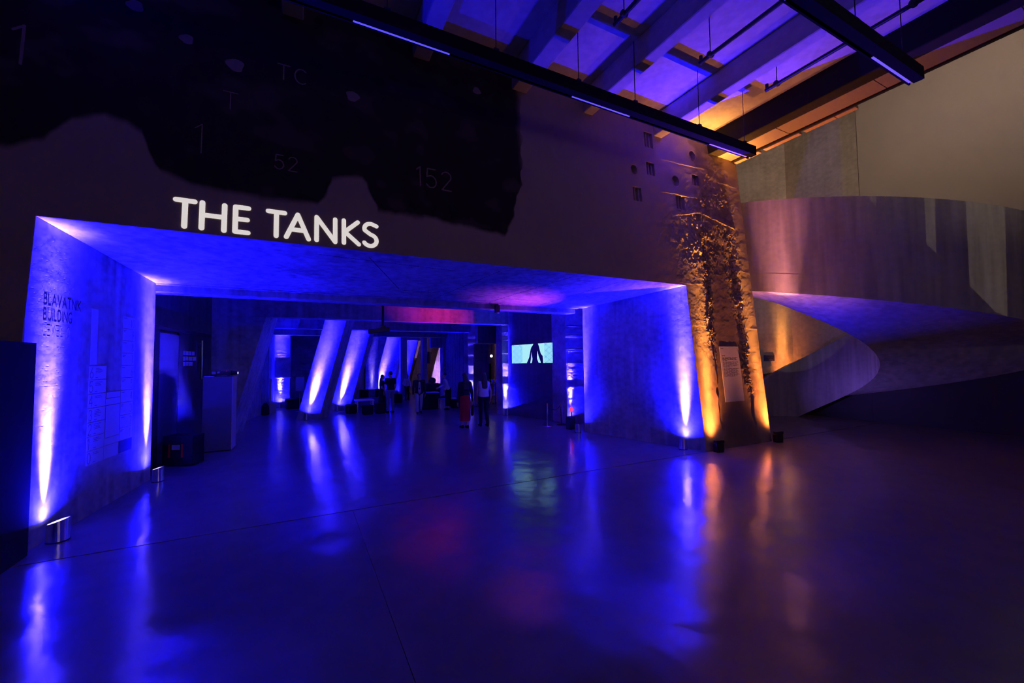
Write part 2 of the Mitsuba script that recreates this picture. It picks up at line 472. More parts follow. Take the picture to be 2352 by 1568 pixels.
ZL = 3.842
XC = 8.20 - .018 * ZL                                         # the opening's upper right corner
xr_ = np.linspace(XC, RX, 185)
xa = np.concatenate([np.linspace(XS, XC, 120)[:-1], xr_])
za = np.linspace(ZL, RZ, 270)
put('wall_front', 'concrete_face', skin(xa[None, :] * np.ones((len(za), 1)), za[:, None] * np.ones((1, len(xa)))), 'mat_wall', 25)
zb = np.linspace(0, ZL, 270)
put('wall_front', 'concrete_face', skin((8.20 - .018 * zb)[:, None] + (xr_ - XC)[None, :] / (RX - XC) * (RX - 8.20 + .018 * zb)[:, None], zb[:, None] * np.ones((1, len(xr_)))), 'mat_wall', 25)

for txt, x, z, h, st in (('152', 1.74, 5.10, .34, .022), ('TC', -.34, 6.40, .24, .018), ('1', -1.30, 4.98, .42, .014), ('1', -3.08, 5.7, .5, .03), ('52', -.35, 4.95, .22, .016), ('T', -1.0, 5.72, .26, .014)):
    s, w = text_shape(txt, h, st, 1.0, .3)
    put('wall_front', 'chalk_mark', flat(s, .004, frame(front(x, z, -.002), (1, 0, 0), (0, BAT, 1), (0, -1, BAT))), 'mat_chalk', False)
for x, z, r in ((-.87, 6.42, .11), (-1.44, 6.62, .08), (.72, 6.42, .10), (2.93, 7.22, .08), (-2.0, 6.9, .09)):
    s = Polygon([(r * (1 + .2 * math.sin(3 * t + x)) * math.cos(t), r * .9 * math.sin(t)) for t in np.linspace(0, 2 * PI, 20)[:-1]])
    put('wall_front', 'chalk_mark', flat(s, .004, frame(front(x, z, -.002), (1, 0, 0), (0, BAT, 1), (0, -1, BAT))), 'mat_chalk', False)

# pour joints of the jambs and the soffit: thin proud lips
def lip(f, sgn, z0, y0=6.64, y1=9.86, t=.0045):
    return hull([[f(y) + sgn * k, y, z] for y in (y0, y1) for z, k in ((z0 - t * 1.1, .003), (z0, t), (z0 + .002, t), (z0 + .004, .003), (z0, -.01))])


put('wall_front', 'pour_joint', lip(jl, 1, 2.895), 'mat_concrete', False)
put('wall_front', 'pour_joint', lip(jr, -1, 2.81), 'mat_concrete', False)
put('wall_front', 'pour_joint', lip(jl, 1, 2.42, 6.95, 7.85, .004), 'mat_concrete', False)
put('wall_front', 'pour_joint', lip(jr, -1, 1.72, 6.55, 7.0, .004), 'mat_concrete', False)
put('wall_front', 'jamb_face', hull([[jl(y) + k, y, z] for (y, z) in ((6.366, 0), (BACK - .02, 0), (6.709, 3.84), (BACK - .02, 3.635)) for k in (-.01, .004)]), 'mat_concrete', False)
put('wall_front', 'jamb_face', hull([[jr(y) - k, y, z] for (y, z) in ((6.366, 0), (BACK - .02, 0), (6.709, 3.84), (BACK - .02, 3.635)) for k in (-.01, .004)]), 'mat_concrete', False)
put('wall_front', 'soffit_face', hull([[x, y, soffit(y) - k] for y in (6.72, BACK - .02) for x in (jl(y) + .01, jr(y) - .01) for k in (-.01, .004)]), 'mat_concrete', False)
for a, b in (((.2, 7.1), (2.6, 7.3)), ((1.0, 7.0), (1.9, 9.0)), ((3.4, 7.0), (2.9, 9.8)), ((5.0, 6.95), (4.4, 9.8)), ((6.3, 7.0), (5.9, 9.8)), ((2.0, 9.1), (5.6, 9.3))):
    d = np.array(b) - a
    nrm = np.array([-d[1], d[0]]) / np.linalg.norm(d) * .006
    put('wall_front', 'soffit_joint', hull([[*(np.array(e) + s * nrm), soffit(e[1]) - k] for e in (a, b) for s in (-1, 1) for k in (.0, .0055)]), 'mat_ink', False)

# ------------------------------------------------------------------ ceiling of the hall
struct('ceiling', box(-9, 9.52, -8, 9.9, 8.0, 8.25), 'mat_ceiling', 'coffered concrete ceiling with deep beams lit blue, purple and orange')
for x0, x1 in ((-4.35, -4.05), (-2.35, -2.05), (-.30, 0), (1.72, 2.02), (3.70, 4.03), (5.46, 5.71), (7.57, 7.83)):
    put('ceiling', 'beam', box(x0, x1, -8, 7.06, 7.5, 8.0, .015), 'mat_ceiling', False)
put('ceiling', 'edge_beam', box(9.52, 9.56, -8, 7.05, 7.48, 8.25), 'mat_matte_black', False)
put('ceiling', 'edge_beam', box(9.56, 9.90, -8, 7.05, 7.5, 8.25), 'mat_steel_dark', False)
yp = [7.05, 5.52, 3.66, 1.8, -.06, -1.92, -3.8]
for a, b in zip(yp[:-1], yp[1:]):
    put('ceiling', 'edge_panel', box(9.915, 10.46, b + .008, a - .008, 7.5, 7.56), 'mat_ceiling_panel', False)
for a, b in ((7.0, 6.32), (6.2, 5.35), (5.25, 4.62), (4.60, 4.22)):
    put('ceiling', 'cove_strip', box(10.52, 10.66, b, a, 7.44, 7.50), 'mat_cove', False)
put('ceiling', 'edge_fascia', box(10.46, 10.52, -8, 7.05, 7.46, 8.25), 'mat_steel_dark', False)


def lighting_track(y, label, xs, hang):
    t = thing('lighting_track', label, 'lighting track')
    x0, x1 = -5.0, 8.97
    sec = Polygon([(-.10, 0), (-.10, .20), (.10, .20), (.10, 0), (.075, 0), (.075, .05), (.035, .05), (.035, 0)])
    m = trimesh.creation.extrude_polygon(sec, x1 - x0, engine='earcut')
    m.apply_transform(frame((x0, y - .10, 6.60), (0, 1, 0), (0, 0, 1), (1, 0, 0)))
    ch = put(t, 'channel', m, 'mat_matte_black', False)
    for a, b in xs:
        put(ch, 'light_strip', box(a, b, y - .062, y - .027, 6.604, 6.615), 'mat_white', False, 'dim violet diffuser strip', emitter=area((.10, .08, .62)))
    for x in hang:
        put(t, 'bracket', box(x - .04, x + .04, y - .17, y - .11, 6.79, 6.86), 'mat_black', False)
        put(t, 'hanger', cyl((x, y - .14, 6.84), (x, y - .14, 8.0), .007, 6), 'mat_black', False)
    return t


lighting_track(5.63, 'long black suspended lighting track running parallel to the front wall', ((.58, 1.91), (4.1, 5.4), (7.63, 8.85)), (-.5, 1.0, 2.62, 4.17, 5.45, 7.19, 8.65))
lighting_track(2.86, 'black suspended lighting track nearest the camera, at the top right', ((.6, 1.9), (4.1, 5.4), (7.63, 8.9)), (-.5, 1.9, 4.4, 6.92, 8.39))


def conduit(x, y0, label):
    t = thing('ceiling_conduit', label, 'pipe', 'conduits hung under the ceiling')
    put(t, 'pipe', cyl((x, -7, 7.35), (x, y0, 7.35), .035, 10), 'mat_black')
    put(t, 'end_outlet', cyl((x, y0 - .03, 7.33), (x, y0 - .03, 7.46), .03, 10), 'mat_black')
    for y in (y0 - .22, y0 - 2.2, y0 - 4.2):
        put(t, 'hanger_rod', cyl((x, y, 7.35), (x, y, 8.0), .008, 6), 'mat_black')
        put(t, 'clamp', cyl((x - .05, y, 7.36), (x + .05, y, 7.36), .045, 10), 'mat_black')


conduit(4.34, 4.77, 'black conduit under the ceiling, leftmost of the three')
conduit(6.27, 4.74, 'black conduit under the ceiling, middle of the three')
conduit(8.09, 4.67, 'black conduit under the ceiling beside the dark edge beam')

# ------------------------------------------------------------------ right side: beige wall, stair well
struct('wall_right', box(16.6, 17.0, -9, 9.0, 0, 11.6), 'mat_beige', 'tall beige wall behind the spiral staircase')
put('wall_right', 'lower_shade', box(16.57, 16.62, -9, 6.6, 0, 4.2, .004), 'mat_shade', False)  # painted shade: black sheet over the beige wall below the stair
put('wall_right', 'lower_shade', box(16.57, 16.62, 6.6, 8.9, 0, 1.1, .004), 'mat_shade', False)  # painted shade, low part behind the inner balustrade
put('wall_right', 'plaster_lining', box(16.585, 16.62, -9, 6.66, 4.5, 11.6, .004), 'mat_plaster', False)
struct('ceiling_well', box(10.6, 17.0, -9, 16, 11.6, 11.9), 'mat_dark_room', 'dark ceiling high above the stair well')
labels['ceiling_well']['kind'] = 'structure'
struct('wall_stairwell', wall_between((16.62, 8.95), (10.2, 15.0), .35, 0, 11.6, -1), 'mat_beige', 'slanting concrete wall behind the spiral staircase')
wd = np.array([10.2 - 16.62, 15.0 - 8.95])
wd /= np.linalg.norm(wd)
wn = np.array([wd[1], -wd[0]]) * -1.0
if wn @ (np.array([0, 0]) - [16.62, 8.95]) < 0:
    wn = -wn


def stairwall(t, z, off=0.0):
    q = np.array([16.62, 8.95]) + wd * t + wn * off
    return np.array([q[0], q[1], z])


put('wall_stairwell', 'pour_joint', hull([stairwall(t, z, k) for t in (.0, 6) for z in (2.80, 2.81) for k in (-.01, .004)]), 'mat_beige', False)
put('wall_stairwell', 'handrail', cyl(stairwall(.6, 1.55, .10), stairwall(4.0, .9, .10), .03, 8), 'mat_black')
sg = thing('wall_sign', 'small dark rectangular sign on the wall behind the spiral staircase', 'sign')
put(sg, 'plate', hull([stairwall(t, z, k) for t in (.66, 1.02) for z in (1.985, 2.205) for k in (.001, .02)]), 'mat_navy', False)
for zz in (2.13, 2.06):
    put(sg, 'text_line', hull([stairwall(t, z, k) for t in (.72, .92) for z in (zz, zz + .02) for k in (.02, .023)]), 'mat_ink', False)

IC, IR, IA, IK = (14.524, 7.376), 1.687, .688, -.987
OC, OR, OA, OK = (16.558, 7.96), 5.624, .647, -1.112
inner = lambda th, r=IR: np.stack([IC[0] + r * np.cos(th), IC[1] + r * np.sin(th)], -1)
outer = lambda th, r=OR: np.stack([OC[0] + r * np.cos(th), OC[1] + r * np.sin(th)], -1)


def ribbon(a, b, close=True):
    """A closed band swept through the quads a[i] (k x 3 rings)."""
    n, k = a.shape[0], a.shape[1]
    v = a.reshape(-1, 3)
    f = []
    for i in range(n - 1):
        for j in range(k):
            p, q = i * k + j, i * k + (j + 1) % k
            f += [[p, q, q + k], [p, q + k, p + k]]
    for r in (0, n - 1):
        o = r * k
        c = [[o, o + j + 1, o + j] for j in range(1, k - 1)]
        f += c if r == 0 else [[x[0], x[2], x[1]] for x in c]
    m = trimesh.Trimesh(v, np.array(f), process=False)
    m.fix_normals()
    return m


def clip_x(m, xmax):
    return trimesh.intersections.slice_mesh_plane(m, [-1, 0, 0], [xmax, 0, 0], cap=False)


st = thing('spiral_staircase', 'sculptural concrete spiral staircase with a sweeping solid balustrade right of the pier', 'staircase')
th = np.linspace(-3.45, -1.1, 90)
zo = OA + OK * th
o1, o2 = outer(th), outer(th, OR - .2)
rings = np.stack([np.c_[o1, zo], np.c_[o1, zo + 2.481], np.c_[o2, zo + 2.481], np.c_[o2, zo]], 1)
put(st, 'outer_balustrade', clip_x(ribbon(rings, None), 16.54), 'mat_stair', 40)
zj = zo + .50
rings = np.stack([np.c_[outer(th, OR + .003), zj - .012], np.c_[outer(th, OR + .003), zj], np.c_[outer(th, OR - .02), zj], np.c_[outer(th, OR - .02), zj - .012]], 1)
put(st, 'pour_joint', clip_x(ribbon(rings, None), 16.54), 'mat_stair', 40)
th = np.linspace(-3.45, .12, 150)
zi, zo = IA + IK * th, OA + OK * th
i1, o1 = inner(th), outer(th, OR - .01)
o1[:, 0] = np.minimum(o1[:, 0], 16.54)
# keep the flight's outer edge inside the stair well, in front of the slanting wall
for q in range(len(th)):
    dd = (np.array([16.62, 8.95]) - o1[q]) @ wn
    if dd > -.06:
        o1[q] = o1[q] + wn * (dd + .06)
o1[:, 0] = np.minimum(o1[:, 0], 16.54)
tt = np.linspace(0, 1, 6)
S = np.stack([np.c_[i1 * (1 - t) + o1 * t, zi * (1 - t) + zo * t] for t in tt], 1)
top = S[:, ::-1] + [0, 0, .28]
put(st, 'soffit', ribbon(np.concatenate([S, top], 1), None), 'mat_stair', 40)
th = np.linspace(-3.45, 1.6, 180)
zi = IA + IK * th
i1, i2 = inner(th), inner(th, IR + .16)
zb = np.maximum(zi, 0.0)
zt = np.maximum(zi + 1.972, .5)
rings = np.stack([np.c_[i1, zb], np.c_[i1, zt], np.c_[i2, zt], np.c_[i2, np.maximum(zi + .20, 0)]], 1)
put(st, 'inner_balustrade', ribbon(rings, None), 'mat_stair', 40)
for k in range(14):
    a0, a1 = -1.0 - .17 * k, -1.0 - .17 * (k + 1)
    za = max(IA + IK * a0, OA + OK * a0) + .30
    A0, A1, B0, B1 = inner(np.array([a0]), IR + .17)[0], inner(np.array([a1]), IR + .17)[0], outer(np.array([a0]), OR - .22)[0], outer(np.array([a1]), OR - .22)[0]
    B0, B1 = (np.array([min(q[0], 16.5), q[1]]) for q in (B0, B1))
    put(st, 'tread', hull([[*q, z] for q in (A0, A1, B0, B1) for z in (za, za + .17)]), 'mat_stair', False)

# ------------------------------------------------------------------ the room beyond
struct('ceiling_room', box(-6, 16, BACK, 36, 4.3, 4.6), 'mat_concrete', 'low concrete ceiling of the room beyond')
for y0, zb, x1 in ((10.05, 3.50, 7.34), (14.2, 3.50, 7.20), (18.2, 3.47, 7.20), (22.2, 3.45, 7.25), (26.3, 3.5, 7.3)):
    bm = put('ceiling_room', 'beam', box(-5, x1, y0, y0 + .42, zb, 4.3, .01), 'mat_concrete', False)
put('ceiling_room', 'lintel_step', box(-5, 7.4, 9.91, 10.05, 3.63, 4.3), 'mat_concrete', False)
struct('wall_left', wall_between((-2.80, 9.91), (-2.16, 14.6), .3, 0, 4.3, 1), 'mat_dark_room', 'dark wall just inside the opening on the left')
struct('wall_left_inner', wall_between((-1.71, 18.19), (-.95, 23.2), .3, 0, 4.3, 1), 'mat_concrete', 'board-marked concrete wall at the back left')
for k, t in enumerate(np.arange(.0, 1, .125)):
    a, b = np.array([-1.71, 18.19]), np.array([-.95, 23.2])
    p, q = a + (b - a) * (t + .004), a + (b - a) * (t + .121)
    put('wall_left_inner', 'board_mark', wall_between(p, q, .012 + .006 * (k % 2), 0, 4.28, -1), 'mat_concrete', False)
struct('wall_left_return', wall_between((-4.5, 14.8), (-1.75, 18.3), .3, 0, 4.3, 1), 'mat_dark_room')
struct('wall_back', box(-1.2, 6.0, 26.6, 26.9, 0, 4.3), 'mat_rough', 'rough back wall of the room beyond with horizontal pour ledges')
for x0, x1, y in ((-1.0, 3.2, 24.2),):
    put('wall_back', 'ledged_panel', box(x0, x1, y, y + .3, 0, 4.3), 'mat_rough', False)
for z in (1.35, 1.72, 2.1, 2.42, 2.75, 3.05, 3.3):
    put('wall_back', 'pour_ledge', box(.05, 3.2, 24.2 - rng.uniform(.06, .14), 24.25, z, z + rng.uniform(.05, .16), .01), 'mat_rough', False)
put('wall_back', 'rough_pier', box(-1.08, -.38, 22.6, 24.3, 0, 4.3, .02), 'mat_rough', False)
put('wall_back', 'pier_ledge', box(-1.12, -.34, 22.56, 22.7, 1.40, 1.46, .01), 'mat_rough', False)
put('wall_back', 'rough_pier', box(3.25, 3.95, 24.0, 26.7, 0, 4.3, .02), 'mat_rough', False)


def raking_column(FL, FR, BR, label, lean=.25, h=4.3, m='mat_concrete', plinth=None):
    t = thing('raking_column', label, 'column')
    FL, FR, BR = (np.array(q, float) for q in (FL, FR, BR))
    BL = FL + BR - FR
    L = np.array([lean, 0])
    put(t, 'shaft', hull([[*(q + L * z), z] for q in (FL, FR, BR, BL) for z in (0, h)]), m, False)
    if plinth:
        c = (FL + FR + BR + BL) / 4
        put(t, 'pour_joint', hull([[*(c + (q - c) * 1.004 + L * z), z] for q in (FL, FR, BR, BL) for z in (plinth, plinth + .02)]), m, False)
    return t


raking_column((-3.6, 14.15), (-1.78, 14.3), (-1.55, 15.6), 'broad dark raking column behind the projector plinth')
raking_column((-.08, 17.38), (.66, 17.02), (1.02, 17.75), 'nearest brightly lit raking column, pink beam up its face', plinth=2.0)
raking_column((1.20, 19.80), (1.96, 19.36), (2.2, 19.9), 'second brightly lit raking column, right of the nearest one', plinth=2.05)
raking_column((3.78, 25.5), (4.76, 24.95), (5.0, 25.5), 'third brightly lit raking column, behind the standing couple', plinth=1.9)
raking_column((5.35, 26.6), (5.95, 26.4), (6.1, 26.9), 'narrow blue raking column beyond the third lit one')
raking_column((6.7, 28.6), (7.5, 28.4), (7.6, 28.9), 'dark blue raking column in front of the violet hall')
raking_column((8.46, 30.0), (9.55, 30.0), (9.7, 30.7), 'pale violet raking column far back behind the loudspeaker stand', .27)
single('square_pillar', box(6.50, 6.78, 24.2, 24.6, 0, 4.3, .01), 'mat_concrete', 'slim upright dark pillar between the far raking columns', 'pillar', False)
single('square_pillar', box(5.28, 5.66, 24.5, 24.9, 0, 4.3, .01), 'mat_concrete', 'upright dark pillar behind the woman in white blouse and black trousers', 'pillar', False)


def rough_pillar(x0, x1, y0, y1, label, h=4.3):
    t = thing('rough_pillar', label, 'pillar')
    put(t, 'shaft', box(x0, x1, y0, y1, 0, h, .015), 'mat_rough', False)
    for z in (1.15, 1.9, 2.35, 2.9, 3.2):
        put(t, 'chipped_ledge', box(x0 - .015, x1 + .01, y0 - .02, y0 + .05, z + rng.uniform(-.1, .1), z + .03 + rng.uniform(-.02, .1), .008), 'mat_rough', False)


rough_pillar(7.80, 8.6, 11.25, 12.1, 'rough lit pillar between the projection and the right jamb')
rough_pillar(7.02, 7.30, 14.45, 15.0, 'rough lit pillar just left of the projection')
rough_pillar(7.22, 7.62, 18.62, 19.2, 'rough lit pillar seen behind the red skirt')
rough_pillar(7.30, 7.66, 22.75, 23.3, 'rough pink-lit pillar behind the waiter')
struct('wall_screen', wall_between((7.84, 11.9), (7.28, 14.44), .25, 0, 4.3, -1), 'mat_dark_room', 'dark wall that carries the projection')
struct('wall_corridor', cat(box(7.45, 7.7, 19.2, 22.75, 0, 4.3)), 'mat_concrete', 'concrete wall between the far pillars')
put('wall_corridor', 'upper_panel', box(7.32, 8.9, 17.6, 17.9, 2.94, 4.3), 'mat_concrete', False)
put('wall_corridor', 'upper_panel', box(6.62, 7.3, 22.9, 23.2, 2.9, 4.3), 'mat_concrete', False)
single('wall_panel', box(7.27, 8.02, 17.95, 18.05, .02, 2.92, .01), 'mat_concrete', 'tall plain blue-lit wall panel behind the woman in the white top', 'panel', False)
struct('wall_hall', box(3, 24, 36.0, 36.4, 0, 4.6), 'mat_beige', 'violet-lit wall of the hall far beyond')
struct('wall_hall_right', box(15.6, 16, 17, 36, 0, 4.6), 'mat_beige', 'pink wall seen through the gap beside the glasses table')
struct('wall_room_right', box(8.6, 15.6, 12.2, 12.5, 0, 4.6), 'mat_dark_room')
struct('ceiling_hall', box(-6, 24, 36, 46, 4.3, 4.6), 'mat_dark_room')

# ------------------------------------------------------------------ uplights
lens_mat = mat('mat_lens', principled((.7, .7, .75), .3))


def uplight(k, where, x, y, d, h, r, tilt, power, kind, w):
    t = thing('uplight', f'chrome cylinder floor uplight {where}', 'uplight')
    d = np.array(d) / np.linalg.norm(d)
    shell = lathe([(0, .012), (r, .012), (r, h + .4), (r - .006, h + .4), (r - .006, .05), (0, .05)], (x, y, 0), 40)
    for rr, key in ((0, 'housing'), (1, 'lens')):                 # the top is cut at a slant that faces the wall
        nrm = np.array([d[0] * .30, d[1] * .30, 1])
        if key == 'lens':
            m = cyl((x, y, h - .022), (x, y, h - .014), r - .008, 28)
            m.vertices[:, 2] -= ((m.vertices[:, :2] - [x, y]) @ d) * .30
            put(t, key, m, 'mat_lens', 40, 'glowing lens', emitter=area((1.6, 1.3, 4.0)))
        else:
            v = shell.vertices.copy()
            up = v[:, 2] > h + .2
            v[up, 2] = h - ((v[up, :2] - [x, y]) @ d) * .30
            put(t, key, trimesh.Trimesh(v, shell.faces, process=False), 'mat_chrome', 40)
    put(t, 'base_ring', lathe([(0, 0), (r + .006, 0), (r + .006, .014), (0, .014)], (x, y, 0)), 'mat_black', 40)
    d = np.array(d) / np.linalg.norm(d)
    a = np.array([x + d[0] * r * .7, y + d[1] * r * .7, h])
    to = a + np.array([d[0] * math.tan(math.radians(tilt)), d[1] * math.tan(math.radians(tilt)), 1])
    if 'raking' in where:
        to[:2] += np.array([d[1], -d[0]]) * .20
    lamp(f'uplight_beam_{k}', a, to, power, kind, w)


for k, u in enumerate(UPLIGHTS):
    uplight(k, *u)


def flood_box(where, x, y, rot, to, power, w):
    t = thing('floor_floodlight', f'black box floodlight shining orange light up {where}', 'floodlight')
    put(t, 'housing', turned(box(x - .10, x + .10, y - .07, y + .07, .03, .20, .012), rot, (x, y)), 'mat_black', False)
    put(t, 'visor', turned(cat(box(x - .10, x + .10, y - .07, y - .062, .20, .27), box(x - .10, x - .092, y - .07, y + .03, .20, .26), box(x + .092, x + .10, y - .07, y + .03, .20, .26)), rot, (x, y)), 'mat_black', False)
    put(t, 'foot', turned(box(x - .09, x + .09, y - .06, y - .03, 0, .03), rot, (x, y)), 'mat_black', False)
    put(t, 'foot', turned(box(x - .09, x + .09, y + .03, y + .06, 0, .03), rot, (x, y)), 'mat_black', False)
    put(t, 'lens', turned(box(x - .08, x + .08, y - .05, y + .05, .200, .206), rot, (x, y)), 'mat_lens', False, 'glowing amber lens', emitter=area((3, 1.4, .35)))
    lamp(f'flood_beam_{int(x * 100)}', (x, y + .02, .22), to, power, 'amber', w)


flood_box('the left edge of the pier', 8.40, 6.20, -14, (8.50, 6.42, 2.0), 620, 1.5)
flood_box('the right edge of the pier', 10.62, 6.18, -14, (10.44, 6.36, 2.0), 700, 1.8)

# ------------------------------------------------------------------ light projected as THE TANKS, built as glowing letters
t = thing('projected_lettering', 'projected white light lettering THE TANKS, built as glowing plates on the wall above the opening', 'sign')
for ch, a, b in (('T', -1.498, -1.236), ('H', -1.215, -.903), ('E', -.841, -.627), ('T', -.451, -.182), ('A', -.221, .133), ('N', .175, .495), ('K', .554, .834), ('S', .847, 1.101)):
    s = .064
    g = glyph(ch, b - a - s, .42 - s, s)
    put(t, 'letter', flat(g, .006, frame(front(a + s / 2, 3.885 + s / 2 + .010 * (a + 1.5), .001), (1, 0, 0), (0, BAT, 1), (0, -1, BAT))), 'mat_projected_letter', False, emitter=area((.66, .62, .54)))

# ------------------------------------------------------------------ writing on the left jamb
ju = np.array([.1015, 1, 0]) / math.hypot(1, .1015)
jn = np.array([ju[1], -ju[0], 0])


def jamb_frame(y, z, off=.0045):
    return frame((jl(y) + off, y, z), ju, (0, 0, 1), jn)


for name, txt, z, h, m, sq, lb in (('wall_text', 'BLAVATNIK', 2.915, .15, 'mat_ink', .86, 'dark lettering BLAVATNIK on the left jamb, top line'), ('wall_text', 'BUILDING', 2.73, .15, 'mat_ink', .86, 'dark lettering BUILDING on the left jamb, second line'),
                             ('wall_text', 'LEVEL 0', 2.535, .15, 'mat_board', .86, 'pale lettering LEVEL 0 on the left jamb, third line')):
    key = thing(name, lb, 'lettering')
    x = 6.90
    for ch in txt:
        gw = GLYPH[ch][0] * .098 if ch != ' ' else .04
        if ch != ' ':
            put(key, 'letter', flat(glyph(ch, gw, h - .02, .011), .0008, jamb_frame(x, z - .075)), m, False)
        x += gw + .026
db = thing('floor_directory', 'wall directory of stacked pale panels listing floors 0 to 6 on the left jamb', 'directory')


def plate(y0, y1, z0, z1, m='mat_directory'):
    global pk
    pk = put(db, 'panel', flat(sbox(0, 0, y1 - y0, z1 - z0), .002, jamb_frame(y0, z0)), m, False)


def mark(y0, y1, z0, z1, m='mat_dir_ink'):
    put(pk, 'text_line', flat(sbox(0, 0, y1 - y0, z1 - z0), .0005, jamb_frame(y0, z0, .0066)), m, False)


RH = .2
plate(7.875, 8.04, 2.115, 2.91)
for k in range(7):
    z0 = .70 + k * RH
    plate(7.86, 8.30 if k else 8.29, z0 + .006, z0 + RH - .006)
    if k < 7:
        put(pk, 'numeral', flat(glyph(str(k), GLYPH[str(k)][0] * .15, .15, .013), .0005, jamb_frame(7.885, z0 + .025, .0066)), 'mat_dir_ink', False, f'numeral {k}')
    for i in range(2 + (k * 5) % 4):
        mark(8.02, 8.02 + .12 + .03 * ((i * 7 + k) % 3), z0 + RH - .04 - .022 * i, z0 + RH - .032 - .022 * i)
    mark(8.02, 8.08, z0 + .025, z0 + .036)
for k in range(11):
    z0 = .70 + k * RH
    if k == 0:
        plate(8.30, 8.715, z0 + .006, z0 + RH - .006)
        plate(8.725, 9.14, z0 + .006, z0 + RH - .006, 'mat_navy')
    else:
        plate(8.74, 9.14, z0 + .006, z0 + RH - .006)
        if k < 10:
            put(pk, 'numeral', flat(glyph(str(k), GLYPH[str(k)][0] * .10, .13, .011), .0005, jamb_frame(9.05, z0 + .03, .0066)), 'mat_dir_ink', False, f'numeral {k}')
        else:
            for q, c in ((9.0, '1'), (9.06, '0')):
                put(pk, 'numeral', flat(glyph(c, GLYPH[c][0] * .10, .13, .011), .0005, jamb_frame(q, z0 + .03, .0066)), 'mat_dir_ink', False)
        mark(8.76, 8.84 + .02 * (k % 3), z0 + RH - .04, z0 + RH - .03)
        if k % 2:
            mark(8.76, 8.82, z0 + RH - .06, z0 + RH - .052)
plate(8.31, 8.73, .906, 1.006)
plate(8.33, 8.72, 1.02, 1.494)
plate(8.31, 8.73, 1.506, 1.60)
plate(8.33, 8.72, 1.61, 1.694)

# ------------------------------------------------------------------ text panel on the pier
tp = thing('text_panel', 'tall pale information panel with small print on the pier', 'sign')
PF = lambda x, z, off=.0: frame(front(x, z, off), (1, 0, 0), (0, BAT, 1), (0, -1, BAT))
bd = put(tp, 'board', flat(sbox(0, 0, .71, 1.34), .012, PF(9.09, 1.05, -.030)), 'mat_paper', False)
put(tp, 'mounting', flat(sbox(.08, .1, .62, 1.24), .04, PF(9.09, 1.05, -.075)), 'mat_paper', False)
z = 2.33
put(bd, 'text_line', flat(sbox(0, 0, .10, .014), .001, PF(9.13, 2.33, -.0178)), 'mat_print', False)
s_, w_ = text_shape('1 1 1', .05, .008, .7, .1)
for k, x in enumerate((9.15, 9.18, 9.21, 9.24)):
    put(bd, 'text_line', flat(sbox(0, 0, .018, .032), .001, PF(x, 2.15, -.0178)), 'mat_print', False)
zz = 2.11
for n, last, m in ((4, .2, 'mat_ink'), (6, .28, 'mat_print'), (9, .45, 'mat_print')):
    for i in range(n):
        L = last if i == n - 1 else .58 - .03 * ((i * 5) % 3)
        put(bd, 'text_line', flat(unary_union([sbox(a, 0, min(a + .055 + .02 * ((i + j) % 3), L), .011) for j, a in enumerate(np.arange(0, L - .03, .09))]), .001, PF(9.15, zz, -.0178)), m, False)
        zz -= .0235
    zz -= .014

# ------------------------------------------------------------------ dark kiosk at the far left
kb = thing('black_kiosk', 'tall flat black cabinet at the left edge in front of the wall', 'cabinet')
KP = [(-2.735, 6.65), (-2.665, 6.65), (-2.665, 3.6), (-2.735, 3.6)]
put(kb, 'side_panel', prism(KP, .04, 2.365), 'mat_matte_black', False)
put(kb, 'body', box(-3.3, -2.74, 3.6, 6.28, .04, 2.33), 'mat_matte_black', False)
put(kb, 'plinth', prism([(x * .995 - .015, y) for x, y in KP], 0, .04), 'mat_matte_black', False)

# ------------------------------------------------------------------ glass doors on the dark left wall
A, B = np.array([-2.80, 9.91]), np.array([-2.16, 14.6])
wu = (B - A) / np.linalg.norm(B - A)
wnr = np.array([wu[1], -wu[0]])


def leftwall(y, z, off=0.0):
    q = A + wu * ((y - A[1]) / wu[1]) + wnr * off
    return np.array([q[0], q[1], z])


def lw_box(y0, y1, z0, z1, o0, o1):
    return hull([leftwall(y, z, o) for y in (y0, y1) for z in (z0, z1) for o in (o0, o1)])


struct_root('door_1', 'dark glazed double door just inside the opening on the left')
mat('mat_door', principled((.05, .05, .09), .22, spec=.8))
put('door_1', 'leaf', lw_box(11.0, 11.95, .02, 2.78, .005, .05), 'mat_door', False)
lf = put('door_1', 'leaf', lw_box(11.97, 13.9, .02, 2.84, .005, .05), 'mat_black_gloss', False)
put('door_1', 'frame', lw_box(10.75, 10.98, 0, 2.9, .002, .07), 'mat_black', False)
put('door_1', 'frame', lw_box(10.75, 13.95, 2.84, 2.92, .002, .07), 'mat_black', False)
put(lf, 'handle', cyl(leftwall(13.2, 1.72, .10), leftwall(13.2, 2.72, .10), .022, 10), 'mat_chrome', 30, 'chrome pull handle')
for z in (1.8, 2.64):
    put(lf, 'handle_bracket', cyl(leftwall(13.2, z, .04), leftwall(13.2, z, .10), .012, 8), 'mat_chrome')
lm = mat('mat_lettering_blue', principled((.45, .45, .6), .7))
for r, (z, words) in enumerate(((2.33, (.10, .17, .13, .16)), (2.20, (.12, .13, .21, .21)), (2.07, (.13, .15, .21)))):
    y = 12.2
    for wd_ in words:
        put(lf, 'lettering', lw_box(y, y + wd_, z, z + .095, .05, .053), 'mat_lettering_blue', False)
        y += wd_ + .035

# ------------------------------------------------------------------ projector on its plinth, transport case
pl_a, pu, pn = np.array([-2.04, 12.14]), np.array([1.0, 0.0]), np.array([0.03, 1.0])


def pl_box(s0, s1, d0, d1, z0, z1):
    return hull([[*(pl_a + pu * s + pn * d), z] for s in (s0, s1) for d in (d0, d1) for z in (z0, z1)])


